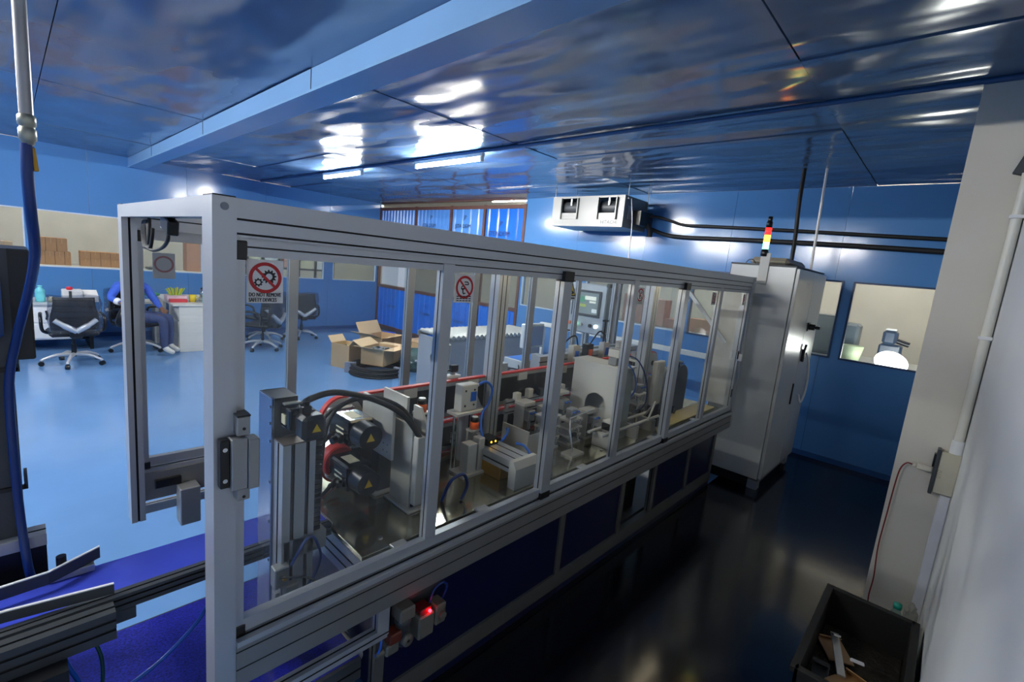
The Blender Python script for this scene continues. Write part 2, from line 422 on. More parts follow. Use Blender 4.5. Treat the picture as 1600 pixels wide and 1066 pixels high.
# neighbour rooms behind the glazing
b = B(); b.box(XB, 10.6, YL+0.09, 13.4, -0.08, 0.0); struct(ob('floor_store', b, mat('grey_concrete', (150, 146, 138), 0.7, 0, 0.08, 3)), 'concrete floor of the storeroom')
b = B(); b.box(XB, 10.6, 13.3, 13.4, 0, 3.2); struct(ob('wall_store', b, BEIGE), 'beige storeroom wall')
b = B(); b.box(XB, 10.6, YL+0.08, 13.4, 3.2, 3.3); struct(ob('ceiling_store', b, BEIGE))
b = B(); b.box(XB-0.1, XB, YL+0.08, 13.4, 0, 3.2); struct(ob('wall_store_end', b, BEIGE))
b = B(); b.box(XF+0.09, 10.6, YR-1.4, YL+0.08, -0.08, 0); struct(ob('floor_workshop', b, MATS['grey_concrete']), 'concrete floor of the workshop next door')
b = B(); b.box(9.3, 9.4, YR-1.4, 13.4, 0, 3.2); struct(ob('wall_workshop', b, BEIGE), 'beige workshop wall')
b = B(); b.box(XF+0.08, 10.6, YR-1.4, YL+0.08, 3.2, 3.3); struct(ob('ceiling_workshop', b, BEIGE))
b = B(); b.box(XF+0.09, 9.3, YR-1.4, YR-1.3, 0, 3.2); struct(ob('wall_workshop_end', b, BEIGE))
b = B(); b.box(XF+0.0, XF+0.08, YR-1.4, YR-0.1, 0, 3.2); struct(ob('wall_workshop_side', b, BEIGE))

# ------------------------------------------------------------------ lamps
TUBEM = mat('cool_white_tube', (250, 248, 242), 0.5, 0, 0.0, emit=TUBE_COOL)
TUBEW = mat('warm_white_tube', (255, 247, 236), 0.5, 0, 0.0, emit=TUBE_WARM)
def tube_light(x, y0, y1, z, label, m=None, ax='y', L='tube lamps'):
    t = thing('tube_light', label, 'tube light', (x, (y0+y1)/2, z-0.045), 0 if ax == 'y' else -PI/2, L)
    h = (y1-y0)/2
    c = B(); c.box(-0.02, 0.02, -h-0.03, h+0.03, 0.03, 0.07, 0.004); ob('batten', c, WHITE, t, True)
    for s in (-1, 1):
        c = B(); c.box(-0.02, 0.02, s*(h+0.005)-0.015, s*(h+0.005)+0.015, -0.012, 0.032, 0.004); ob('lamp_holder', c, WHITE, t, True)
    c = B(); c.cyl((0, -h, 0.008), (0, h, 0.008), 0.014, n=12); ob('tube', c, m or TUBEM, t, True)
    return t
tube_light(3.27, 3.66, 4.76, 2.80, 'glowing white tube lamp nearest the soffit beam, the larger of the two lit tubes')
tube_light(3.25, 5.98, 7.05, 2.80, 'glowing white tube lamp farther back toward the window wall, the smaller of the two')
for i, y in enumerate((2.3, 4.9, 7.5)):
    tube_light(-1.4, y-0.56, y+0.56, 2.84, ('white tube lamp on the ceiling over the left aisle, nearest the white wall', 'white tube lamp on the ceiling over the left aisle, middle of its row', 'white tube lamp on the ceiling over the left aisle, nearest the window wall')[i])
for i, x in enumerate((0.2, 3.2, 5.4)):  # the last, corner lamp is added out of view to brighten the rack
    yl = 11.2 if i == 0 else 10.7
    tube_light(x, yl-0.6, yl+0.6, 3.18, ('warm tube lamp on the storeroom ceiling above the carton stack', 'warm tube lamp on the storeroom ceiling in front of the storage rack', 'added unseen warm tube lamp on the storeroom ceiling near the room corner')[i], TUBEW, 'x', 'storeroom and workshop lamps')
for i, y in enumerate((0.6, 3.6, 7.4)):
    tube_light(7.6, y-0.6, y+0.6, 3.18, ('warm tube lamp on the workshop ceiling behind the pillar window', 'warm tube lamp on the workshop ceiling behind the air conditioner', 'warm tube lamp on the workshop ceiling behind the corrugated bay')[i], TUBEW, 'y', 'storeroom and workshop lamps')
# conduit that feeds the two tubes
b = B(); b.tube([(3.27, YR, ZC-0.016), (3.27, 3.0, ZC-0.016), (3.27, 9.7, ZC-0.016)], 0.016, 8, 1)
tag(ob('lighting_conduit', b, mat('blue_painted_conduit', (44, 84, 132), 0.3)), 'blue painted conduit clipped along the ceiling to the tube lamps', 'conduit')
# ------------------------------------------------------------------ the glazed assembly machine
X0, X1, Y0, Y1, ZT = 0.314, 4.262, 1.23, 2.55, 1.843
M = thing('assembly_machine', 'long glazed assembly machine with aluminium frame and blue base panels', 'machine', (2.3, 1.9, 0.0))
GL = glass('guard_glass', (244, 247, 248), 0.9, 0.015, 0.035, 2.6)
GAP = mat('dark_joint', (24, 26, 28), 0.6)
# corner posts
for (x0, x1, y0, y1, zb) in ((X0, 0.364, Y0, 1.31, 0.428), (X0, 0.364, 2.47, Y1, 0.46), (4.212, X1, Y0, 1.31, 0.545), (4.212, X1, 2.47, Y1, 0.545)):
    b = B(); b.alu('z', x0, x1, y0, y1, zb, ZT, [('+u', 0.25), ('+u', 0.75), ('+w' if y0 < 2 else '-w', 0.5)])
    p = ob('frame_post', b, ALU, M)
    c = B(); c.box(x0+0.001, x1-0.001, y0+0.001, y1-0.001, ZT, ZT+0.003, 0.001); ob('end_cap', c, BLACK, p)
    for z in ((ZT-0.022,) if y0 < 2 else ()):
        c = B(); c.cyl(((x0+x1)/2, y0-0.0006, z), ((x0+x1)/2, y0+0.002, z), 0.009, n=14); ob('plug', c, mat('grey_plug', (120, 126, 134), 0.5), p)
# top rails (double groove), end rails
for y0, y1, sd in ((Y0+0.004, 1.31, '-u'), (2.47, Y1-0.004, '+u')):
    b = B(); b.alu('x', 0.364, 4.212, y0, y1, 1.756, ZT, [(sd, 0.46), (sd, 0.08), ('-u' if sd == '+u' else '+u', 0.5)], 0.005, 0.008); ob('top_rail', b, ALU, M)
    yy0, yy1 = (y0+0.012, y0+0.04) if y0 < 2 else (y1-0.04, y1-0.012)
    b = B(); b.alu('x', 0.364, 4.212, yy0, yy1, 1.712, 1.756, [(sd, 0.5)], 0.004, 0.004); ob('door_track', b, ALU, M)
for x0 in (X0, 4.212):
    b = B(); b.alu('y', x0, x0+0.05, 1.31, 2.47, 1.795, ZT, [('+u', 0.5), ('-w', 0.5)], 0.006, 0.005); ob('end_rail', b, ALU, M)
for xc in (1.66, 2.92):
    b = B(); b.alu('y', xc-0.02, xc+0.02, 1.31, 2.47, 1.80, ZT-0.002, [('-w', 0.5)]); ob('cross_rail', b, ALU, M)
# sill profiles near and far
SILLAL = mat('shaded_side_profile', (140, 140, 138), 0.4, 0.55, 0.04)  # aluminium darkened so the side beams look shaded below the glass
for sgn, ye, xa in ((1, Y0, 0.364), (-1, Y1, 0.364)):
    f = lambda d: ye+sgn*d
    def R(d0, d1): return (min(f(d0), f(d1)), max(f(d0), f(d1)))
    sd = '-u' if sgn > 0 else '+u'
    b = B(); y0, y1 = R(0.012, 0.04); b.alu('x', 0.385, 4.212, y0, y1, 0.700, 0.738, []); ob('door_bottom_rail', b, ALU, M)
    b = B(); y0, y1 = R(-0.012, 0.06); b.alu('x', xa, 4.212, y0, y1, 0.676, 0.692, [('+w', 0.3), ('+w', 0.62)], 0.008, 0.006); ob('sill_track', b, ALU, M)
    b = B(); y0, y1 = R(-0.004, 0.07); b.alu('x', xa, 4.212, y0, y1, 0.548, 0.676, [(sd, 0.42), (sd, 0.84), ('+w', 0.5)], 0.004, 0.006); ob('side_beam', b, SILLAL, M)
    # hanging guard frame at the infeed end
    y0, y1 = R(0.0, 0.034); dz = 0.0 if sgn > 0 else 0.04
    b = B(); b.alu('x', xa, 0.845, y0, y1, 0.428+dz, 0.468+dz, [('+w', 0.5), (sd, 0.5)], 0.006, 0.005); ob('lower_rail', b, ALU, M)
    b = B(); b.alu('z', 0.80, 0.845, y0, y1, 0.468+dz, 0.548, [('-u', 0.5)], 0.006, 0.005); ob('lower_stile', b, ALU, M)
# stiles, panes, caps
ST = [(0.366, 0.386, 0), (0.985, 1.032, 0), (1.635, 1.695, 1), (2.265, 2.315, 0), (2.895, 2.955, 1), (3.535, 3.585, 0), (4.175, 4.212, 0)]
near_panes = []
for side, (py, s0, s1) in enumerate(((1.262, 1.243, 1.278), (2.518, 2.502, 2.537))):
    for i, (a, c_, cap) in enumerate(ST):
        if side == 1 and i == 2:
            a, c_ = 1.71, 1.76
        b = B(); d = 0.012 if (cap and side == 0) else 0
        b.alu('z', a, c_, s0-d, s1, 0.70-(0.012 if cap else 0), 1.735, [('-u', 0.5)], 0.005, 0.004); s = ob('door_stile', b, ALU, M)
        if cap and side == 0 or i == 0:
            for z0, z1 in ((1.703, 1.748), (0.682, 0.722)):
                k = B(); k.box(a-0.002, c_+0.004, s0-d-0.004, s1+0.002, z0, z1, 0.002); ob('black_cap', k, BLACK, s)
    for i in range(len(ST)-1):
        if side == 1 and i in (2, 4): pass
        b = B(); b.box(ST[i][1]-0.006, ST[i+1][0]+0.006, py-0.002, py+0.002, 0.725, 1.725)
        o = ob('glass_pane', b, GL, M)
        if side == 0: near_panes.append(o)
        else: far_p = o
b = B(); b.box(4.235, 4.24, 1.31, 1.50, 0.72, 1.80); ob('end_panel', b, CREAM, M)
b = B(); b.box(4.236, 4.239, 1.50, 2.47, 0.72, 1.80); ob('end_pane', b, GL, M)
# notices on the panes
STK = mat('sticker_film', (214, 214, 212), 0.5); RDK = mat('sign_red', (176, 24, 30), 0.5); SBLK = mat('sign_black', (16, 17, 24), 0.5); SYEL = mat('sign_yellow', (226, 184, 40), 0.5)
def ring(b, cx, y, cz, r0, r1, n=36):
    vs = [(cx+r*math.cos(2*PI*i/n), y, cz+r*math.sin(2*PI*i/n)) for r in (r0, r1) for i in range(n)]
    b.add(vs, [(i, n+i, n+(i+1) % n, (i+1) % n) for i in range(n)])
def gear(b, cx, y, cz, r, n=12):
    pts = []
    for i in range(n*4):
        a = 2*PI*i/(n*4); rr = r if (i % 4) in (0, 1) else r*0.76; pts.append((cx+rr*math.cos(a), y, cz+rr*math.sin(a)))
    inn = [(cx+r*0.45*math.cos(2*PI*i/(n*4)), y, cz+r*0.45*math.sin(2*PI*i/(n*4))) for i in range(n*4)]
    k = n*4; b.add(inn+pts, [(i, k+i, k+(i+1) % k, (i+1) % k) for i in range(k)])
def prohibit(pane, x0, x1, z0, z1, kind):
    y = 1.2594; b = B(); w = x1-x0; cx = (x0+x1)/2; r = w*0.45; cz = z1-0.52*w
    b.mat(0).box(x0, x1, y-0.0006, y+0.0004, z0, z1)
    b.mat(1); ring(b, cx, y-0.0012, cz, r*0.78, r)
    b.mat(2)
    if kind == 0:
        gear(b, cx+r*0.22, y-0.001, cz+r*0.08, r*0.46, 12); gear(b, cx-r*0.42, y-0.001, cz-r*0.3, r*0.28, 8)
        [text_b(b, 'DO NOT REMOVE', w*0.165, (x0+w*0.05+q, y-0.0008, z0+(z1-z0)*0.15), (1, 0, 0), (0, 0, 1), 0.0006, 0.66) for q in (0, 0.0005, 0.001)]
        [text_b(b, 'SAFETY DEVICES', w*0.165, (x0+w*0.05+q, y-0.0008, z0+(z1-z0)*0.03), (1, 0, 0), (0, 0, 1), 0.0006, 0.63) for q in (0, 0.0005, 0.001)]
    else:
        ring(b, cx-r*0.2, y-0.001, cz-r*0.05, r*0.10, r*0.2, 14)
        b.tube([(cx-r*0.2, y-0.001, cz-r*0.2), (cx-r*0.12, y-0.001, cz-r*0.55), (cx+r*0.1, y-0.001, cz-r*0.5)], r*0.06, 5, 3)
        b.box(cx-r*0.4, cx+r*0.05, y-0.0012, y-0.0008, cz-r*0.18, cz-r*0.08)
        b.tube([(cx-r*0.05, y-0.001, cz+r*0.45), (cx+r*0.3, y-0.001, cz+r*0.45), (cx+r*0.4, y-0.001, cz+r*0.25), (cx, y-0.001, cz+r*0.25)], r*0.05, 5, 3)
        for k in range(3):
            for q in range(5): b.box(x0+w*(0.12+0.155*q), x0+w*(0.12+0.155*q+0.12), y-0.0012, y-0.0008, z0+(z1-z0)*(0.05+0.075*k), z0+(z1-z0)*(0.085+0.075*k))
    b.mat(1).obox((cx, y-0.0014, cz), (r*1.7, 0.0004, r*0.17), Ry(math.radians(45)))
    o = ob('warning_sticker', b, [STK, RDK, SBLK], pane); o['label'] = 'white notice with a red prohibition circle'
prohibit(near_panes[0], 0.394, 0.480, 1.598, 1.706, 0)
prohibit(near_panes[1], 1.05, 1.14, 1.605, 1.706, 1)
prohibit(near_panes[3], 2.33, 2.41, 1.605, 1.70, 1)
prohibit(near_panes[4], 3.42, 3.50, 1.61, 1.70, 1)
prohibit(near_panes[5], 4.09, 4.155, 1.61, 1.70, 1)
def caution(pane, x0, x1, z1):
    y = 1.2594; w = x1-x0; b = B()
    b.mat(2).prism([(x0, z1-w*1.0), (x1, z1-w*1.0), ((x0+x1)/2, z1)], 'y', y-0.0006, y+0.0004)
    b.mat(1).prism([(x0+w*0.13, z1-w*0.92), (x1-w*0.13, z1-w*0.92), ((x0+x1)/2, z1-w*0.2)], 'y', y-0.0010, y)
    b.mat(2).obox(((x0+x1)/2, y-0.0014, z1-w*0.66), (w*0.34, 0.0006, w*0.12), Ry(0.6)); b.obox(((x0+x1)/2+w*0.02, y-0.0014, z1-w*0.8), (w*0.4, 0.0006, w*0.08), Ry(-0.3))
    b.mat(0).box(x0, x1, y-0.0006, y+0.0004, z1-w*1.28, z1-w*1.03)
    b.mat(2).box(x0+w*0.1, x1-w*0.1, y-0.001, y, z1-w*1.2, z1-w*1.1)
    o = ob('caution_sticker', b, [STK, SYEL, SBLK], pane); o['label'] = 'yellow triangle hand hazard notice'
caution(near_panes[2], 1.705, 1.765, 1.70); caution(near_panes[4], 2.975, 3.03, 1.70)
# far notice seen through the open end
b = B(); b.mat(0).box(0.42, 0.50, 2.519, 2.5215, 1.55, 1.66); b.mat(1); 
vs = []; ring(b, 0.46, 2.518, 1.612, 0.028, 0.036)
o = ob('warning_sticker', b, [STK, mat('faded_red', (190, 130, 130), 0.5)], far_p)
# safety switch bracket on the near post
b = B(); b.box(0.322, 0.343, 1.205, 1.229, 1.148, 1.272, 0.002); sw = ob('hinge_plate', b, BLACK, M)
for z in (1.168, 1.248):
    c = B(); c.cyl((0.332, 1.2035, z), (0.332, 1.206, z), 0.0055, n=10); ob('screw', c, CHROME, sw)
b = B(); b.box(0.343, 0.379, 1.192, 1.229, 1.142, 1.274, 0.002); b.box(0.379, 0.404, 1.186, 1.226, 1.140, 1.27, 0.002); ob('switch_housing', b, ALU_D, M)
for z0, z1 in ((1.278, 1.326), (1.108, 1.140)):
    b = B(); b.box(0.357, 0.386, 1.20, 1.242, z0, z1, 0.002); c2 = ob('switch_bracket', b, ALU_D, M)
    c = B(); c.cyl((0.372, 1.1985, (z0+z1)/2-0.006), (0.372, 1.201, (z0+z1)/2-0.006), 0.004, n=8); ob('screw', c, BLACK, c2)
b = B(); b.box(0.357, 0.387, 1.20, 1.245, 1.326, 1.330); ob('bracket_cap', b, BLACK, M)
# handle plate on the far right stile and small white box
b = B(); b.box(4.17, 4.20, 1.212, 1.243, 1.14, 1.20, 0.003); ob('door_sensor', b, WHITE, M)
for z in (1.19, 0.86):
    b = B(); b.box(4.15, 4.163, 1.236, 1.244, z-0.035, z+0.035, 0.002); ob('pull_slot', b, BLACK, M)
# sensor and coiled lead under the end rail
b = B(); b.obox((0.345, 1.80, 1.775), (0.03, 0.10, 0.045), Rx(0.25), 0.003); sn = ob('sensor_head', b, BLACK, M)
c = B(); c.obox((0.345, 1.868, 1.772), (0.02, 0.018, 0.02), None, 0.002); ob('connector', c, WHITE, sn)
b = B(); b.tube([(0.35, 2.13, 1.80), (0.35, 2.14, 1.74), (0.352, 2.17, 1.70), (0.35, 2.13, 1.69), (0.35, 2.09, 1.73), (0.35, 2.08, 1.76)], 0.006, 7)
for k in range(4):
    cy = 2.20+0.03*k; pts = []
    for i in range(13):
        a = PI*2*i/12; pts.append((0.352+0.002*k, cy-0.01+0.028*math.cos(a)*(1+0.2*k), 1.735+0.05*math.sin(a)))
    b.tube(pts, 0.0055, 6, 2)
b.tube([(0.35, 2.2, 1.69), (0.35, 2.08, 1.683), (0.35, 1.93, 1.70), (0.35, 1.85, 1.73), (0.35, 1.86, 1.765)], 0.006, 7)
ob('coiled_cable', b, RUBBER, M)
# far side: bracket pieces on the lower rail (left end)
b = B(); b.box(0.40, 0.50, 2.466, 2.50, 0.60, 0.64, 0.003); ob('black_clamp', b, BLACKM, M)
b = B(); b.box(0.48, 0.56, 2.40, 2.48, 0.42, 0.60, 0.004); ob('sensor_block', b, ALU_D, M)
# table
TBL = mat('polished_table_plate', (176, 172, 150), 0.14, 0.9, 0.18, 2.2, bump=0.05, bs=14, rvar=0.08)
b = B(); b.box(0.79, 4.20, 1.335, 2.42, 0.682, 0.70, 0.002); tb = ob('table_plate', b, TBL, M)
for (x, y) in ((0.90, 1.40), (1.6, 1.39), (2.4, 1.39), (0.86, 1.8)):
    c = B(); c.cyl((x, y, 0.70), (x, y, 0.704), 0.009, n=10); ob('bolt', c, CHROME, tb)
b = B(); b.alu('y', 0.79, 0.87, 1.335, 2.42, 0.562, 0.68, [('-u', 0.33), ('-u', 0.66)], 0.008, 0.008); ob('table_end_beam', b, ALU, M)
b = B(); b.alu('x', 0.87, 4.20, 1.34, 1.40, 0.60, 0.68, [('-u', 0.5)]); ob('table_beam', b, ALU, M)
b = B(); b.alu('x', 0.87, 4.20, 2.36, 2.42, 0.60, 0.68, [('+u', 0.5)]); ob('table_beam', b, ALU, M)
for xc in (0.93, 1.35, 2.1, 2.9, 3.6):
    b = B(); b.box(xc-0.03, xc+0.03, 1.27, 1.34, 0.694, 0.706, 0.002); ob('table_bracket', b, ALU, M)
BASEAL = mat('shaded_base_profile', (104, 104, 100), 0.5, 0.4, 0.06)  # base aluminium darkened, shade near the floor is put into its colour
# base frame: posts, rails and blue panels on both long sides
PX = [0.86, 1.95, 2.58, 3.02, 3.60, 4.14]
for yb, yf in ((1.30, 1.34), (2.44, 2.48)):
    for x in PX:
        b = B(); b.alu('z', x-0.02, x+0.02, yb, yf, 0.13, 0.60, [('-u', 0.5), ('+u', 0.5)]); ob('base_post', b, BASEAL, M)
    b = B(); b.alu('x', 0.84, 4.16, yb, yf, 0.045, 0.13, [('-w', 0.5)]); ob('base_rail', b, BASEAL, M)
    b = B(); b.alu('x', 0.84, 4.16, yb, yf, 0.56, 0.60, []); ob('base_top_rail', b, ALU_D, M)
    for i in range(5):
        if i == 2 and yb < 2: continue
        b = B(); b.box(PX[i]+0.02, PX[i+1]-0.02, yb+0.012, yb+0.018, 0.13, 0.56); ob('base_panel', b, BLUEP, M)
b = B(); b.box(0.84, 4.16, 1.305, 1.312, 0.0, 0.045); ob('skirt', b, BLUEP, M)
for (x, y) in ((0.9, 1.36), (2.5, 1.36), (4.1, 1.36), (0.9, 2.42), (2.5, 2.42), (4.1, 2.42)):
    b = B(); b.cyl((x, y, 0), (x, y, 0.014), 0.03, n=14); b.cyl((x, y, 0.01), (x, y, 0.05), 0.008, n=10); ob('levelling_foot', b, BLACK, M)
b = B(); b.box(0.845, 0.855, 1.32, 2.46, 0.13, 0.56); ob('base_panel', b, BLUEP, M)
b = B(); b.box(2.62, 2.98, 1.42, 1.46, 0.13, 0.56); ob('inner_panel', b, BLACKM, M)
b = B(); b.box(0.86, 4.14, 1.36, 2.42, 0.10, 0.13); ob('base_tray', b, DKGREY, M)
# inner gantry posts standing on the table
for (x, y, w, d, zt) in ((1.90, 1.88, 0.085, 0.07, 1.80), (3.25, 1.63, 0.09, 0.07, 1.80)):
    b = B(); b.alu('z', x-w/2, x+w/2, y-d/2, y+d/2, 0.70, zt, [('-w', 0.3), ('-w', 0.7), ('-u', 0.5)], 0.006, 0.006); ob('gantry_post', b, ALU, M)
# diagonal brace at the outfeed end
b = B(); a0 = Vector((4.15, 1.76, 1.70)); a1 = Vector((4.15, 1.36, 1.28)); dd = a1-a0
b.obox((a0+a1)/2, (0.03, dd.length, 0.03), Rx(math.atan2(dd.z, dd.y))); ob('brace', b, ALU, M)
b = B(); b.alu('x', 3.2, 4.2, 2.28, 2.32, 1.04, 1.10, [('-u', 0.5)]); ob('brace_rail', b, ALU, M)
b = B(); b.alu('z', 3.98, 4.02, 2.28, 2.32, 0.70, 1.04, [('-u', 0.5)]); ob('brace_post', b, ALU, M)

# light bars fixed under the cross rails, above the glass line
LEDM = mat('warm_led_strip', (255, 232, 190), 0.5, 0, 0.0, emit=LED_BAR)
for i, (x0, x1) in enumerate(((1.05, 1.62), (1.72, 2.86), (2.98, 4.05))):
    t = thing('light_bar', ('warm light bar under the top rail over the servo motors', 'warm light bar under the top rail over the linear slide', 'warm light bar under the top rail at the outfeed end')[i], 'light', ((x0+x1)/2, 1.42, 1.74), 0, 'light bars inside the guard')
    b = B(); b.box(x0, x1, 1.405, 1.435, 1.752, 1.772, 0.002); ob('housing', b, WHITE, t)
    b = B(); b.box(x0+0.01, x1-0.01, 1.411, 1.429, 1.742, 1.752); ob('diffuser', b, LEDM, t)
    for x in (x0+0.03, x1-0.03):
        c = B(); c.box(x-0.01, x+0.01, 1.31, 1.435, 1.772, 1.778); ob('hanger', c, ALU_D, t)
# ------------------------------------------------------------------ equipment inside the guard
TZ = 0.70
MOT = mat('motor_black', (13, 15, 20), 0.16, 0.1, 0.08); LABEL = mat('paper_label', (214, 208, 176), 0.6)
CLEAR = glass('clear_plastic', (225, 232, 236), 0.9, 0.05, 0.1)
def servo(loc, label, axis='-y', L=0.24, s=0.10):
    """square servo motor; shaft end at loc, body runs along -y"""
    t = thing('servo_motor', label, 'motor', (loc[0], loc[1]-L/2, loc[2]-s/2), 0, 'servo motors in the machine'); h = s/2
    c = B(); c.box(-h, h, L/2-0.02, L/2, 0, s, 0.006); ob('flange', c, STEEL, t, True)
    c = B(); c.box(-h*0.94, h*0.94, -L*0.22, L/2-0.02, s*0.03, s*0.97, 0.008); bd = ob('body', c, MOT, t, True)
    for z in (0.22, 0.5, 0.78):
        k = B(); k.box(-h*0.98, -h*0.93, -L*0.2, L/2-0.03, s*z-0.006, s*z+0.006); ob('rib', k, MOT, bd, True)
    k = B(); k.box(-h*0.5, h*0.3, -L*0.1, L*0.2, s*0.968, s*0.976); ob('rating_label', k, LABEL, bd, True)
    k = B(); k.box(-h*0.955, -h*0.94, -L*0.05, L*0.18, s*0.35, s*0.6); ob('side_label', k, LABEL, bd, True)
    c = B(); c.cyl((0, -L*0.22, s*0.5), (0, -L*0.5, s*0.5), h*0.92, h*0.86, n=20); en = ob('encoder_cap', c, BLACK, t, True)
    k = B(); k.prism([(-0.02, s*0.38), (0.016, s*0.38), (-0.002, s*0.38+0.034)], 'y', -L*0.5-0.001, -L*0.5+0.001); ob('hazard_label', k, SYEL, en, True)
    c = B(); c.box(-h*1.35, -h*0.9, -L*0.1, L*0.08, s*0.1, s*0.4, 0.006); c.cyl((-h*1.2, 0, s*0.25), (-h*1.75, -0.01, s*0.22), 0.014, n=10); ob('connector', c, BLACK, t, True)
    for (dx, dz) in ((-1, 0.06), (1, 0.06), (-1, 0.94), (1, 0.94)):
        k = B(); k.cyl((dx*h*0.86, L/2-0.02, s*dz), (dx*h*0.86, L/2-0.026, s*dz), 0.006, n=8); ob('bolt', k, CHROME, t, True)
    return t
def belt_unit(x0, x1, yc, zc, r, wid, label):
    t = thing('belt_conveyor', label, 'conveyor', ((x0+x1)/2, yc, TZ), 0, 'twin red belts')
    def loop(rr, n=20):
        P = [(x0+rr*0+rr*math.cos(PI/2+PI*i/n), zc+rr*math.sin(PI/2+PI*i/n)) for i in range(n+1)]
        P += [(x1+rr*math.cos(-PI/2+PI*i/n), zc+rr*math.sin(-PI/2+PI*i/n)) for i in range(n+1)]
        return P
    o_, i_ = loop(r), loop(r-0.009); k = len(o_); y0, y1 = yc-wid/2, yc+wid/2; b = B()
    vs = [(u, y0, w) for u, w in o_]+[(u, y0, w) for u, w in i_]+[(u, y1, w) for u, w in o_]+[(u, y1, w) for u, w in i_]
    fs = []
    for i in range(k):
        j = (i+1) % k; fs += [(i, j, k+j, k+i), (2*k+i, 3*k+i, 3*k+j, 2*k+j), (i, 2*k+i, 2*k+j, j), (k+i, k+j, 3*k+j, 3*k+i)]
    b.add(vs, fs, False); ob('belt', b, RED, t)
    for x in (x0, x1):
        b = B(); b.cyl((x, y0-0.004, zc), (x, y1+0.004, zc), r-0.0095, n=28); pu = ob('pulley', b, STEEL, t)
        c = B(); c.cyl((x, y0-0.012, zc), (x, y0-0.004, zc), 0.022, n=14); ob('hub', c, BLACKM, pu)
    b = B(); b.box(x0+r*0.6, x1-r*0.6, y0+0.006, y0+0.016, zc-r*0.72, zc+r*0.72); ob('side_plate', b, BLACKM, t)
    b = B(); b.box(x0+r*0.6, x1-r*0.6, y1-0.016, y1-0.006, zc-r*0.72, zc+r*0.72); ob('side_plate', b, BLACKM, t)
    for z in (zc+r-0.03, zc-r+0.012):
        b = B(); b.alu('x', x0+r*0.4, x1-r*0.4, y0-0.004, y0+0.012, z, z+0.018, []); ob('belt_rail', b, ALU_D, t)
    for x in [x0+0.35+0.42*i for i in range(int((x1-x0-0.4)/0.42))]:
        b = B(); b.box(x-0.04, x+0.04, y0-0.008, y0+0.004, zc+r-0.06, zc+r-0.012, 0.001); ob('clamp_plate', b, STEEL, t)
    for x in (x0+0.5, (x0+x1)/2, x1-0.4):
        b = B(); b.box(x-0.025, x+0.025, y1-0.012, y1+0.03, TZ, zc, 0.002); ob('support', b, ALU, t)
    return t
belt_unit(0.99, 3.95, 1.905, 1.004, 0.105, 0.028, 'upper red belt loop running the length of the machine above the lower belt')
belt_unit(0.975, 3.95, 1.895, 0.797, 0.088, 0.028, 'lower red belt loop close above the shiny table')
servo((0.955, 1.86, 1.018), 'black servo motor with a pale label on the upper red belt', L=0.27, s=0.118)
servo((0.955, 1.86, 0.822), 'black servo motor with red collar driving the lower red belt', L=0.27, s=0.118)
b = B(); b.cyl((0.945, 1.875, 0.835), (0.945, 1.825, 0.835), 0.072, n=28); b.cyl((0.945, 1.825, 0.835), (0.945, 1.818, 0.835), 0.072, 0.066, n=28)
tag(ob('drive_collar', b, RED), 'red drive collar in front of the lower red belt pulley', 'collar')
# motor leads
def cable(name, pts, r, m, label, cat='cable', n=7):
    c = B(); c.tube(pts, r, n, 6); return tag(ob(name, c, m), label, cat)
cable('motor_cable', [(0.865, 1.73, 1.02), (0.80, 1.70, 0.99), (0.755, 1.66, 1.05), (0.80, 1.62, 1.15), (0.93, 1.60, 1.185), (1.05, 1.54, 1.13), (1.115, 1.492, 1.02)], 0.008, RUBBER, 'black motor cable looping over the upper servo motor to the grey duct')
cable('motor_cable', [(0.885, 1.73, 0.81), (0.80, 1.68, 0.78), (0.765, 1.62, 0.85), (0.76, 1.60, 1.0), (0.80, 1.61, 1.14), (0.93, 1.61, 1.19), (1.06, 1.545, 1.14), (1.122, 1.494, 1.02)], 0.008, RUBBER, 'black motor cable rising from the lower servo motor beside the red pulley')
cable('motor_cable', [(0.60, 1.40, 1.262), (0.63, 1.42, 1.275), (0.74, 1.47, 1.268), (0.92, 1.53, 1.20), (1.05, 1.52, 1.12), (1.118, 1.488, 1.02)], 0.011, RUBBER, 'thick black cable arching from the vertical lift to the grey duct')

# vertical lift with its own motor and drag chain
t = thing('lift_actuator', 'tall vertical lift of aluminium profile with a black motor on top', 'actuator', (0.59, 1.5, 0.40))
b = B(); b.box(0.544, 0.552, 1.50, 1.612, 0.42, 1.265, 0.001); bp = ob('side_plate', b, mat('polished_side_plate', (120, 135, 165), 0.16, 0.85, 0.05, 4), t)
for z in (1.235, 1.18, 1.12, 0.98, 0.84, 0.70):
    c = B(); c.cyl((0.5435, 1.514, z), (0.541, 1.514, z), 0.0045, n=8); ob('screw', c, CHROME, bp)
b = B(); b.box(0.552, 0.625, 1.50, 1.508, 1.135, 1.265); b.box(0.552, 0.625, 1.50, 1.612, 1.258, 1.265); b.box(0.552, 0.625, 1.604, 1.612, 0.42, 1.265); ob('motor_mount', b, mat('dark_steel_plate', (96, 98, 98), 0.3, 0.7, 0.06), t)
b = B(); b.alu('z', 0.552, 0.655, 1.425, 1.50, 0.40, 1.13, [('-w', 0.3), ('-w', 0.75), ('-u', 0.5)], 0.012, 0.01); col = ob('column', b, ALU, t)
c = B(); c.box(0.553, 0.654, 1.426, 1.50, 1.13, 1.134); ob('cap', c, mat('dull_bronze_cap', (110, 96, 84), 0.4, 0.4), col)
b = B(); b.box(0.570, 0.632, 1.43, 1.50, 1.175, 1.245, 0.004); mb = ob('motor_body', b, MOT, t)
c = B(); c.box(0.566, 0.570, 1.452, 1.480, 1.19, 1.22); ob('rating_label', c, LABEL, mb)
c = B(); c.box(0.575, 0.63, 1.48, 1.5, 1.17, 1.25, 0.002); ob('motor_flange', c, STEEL, mb)
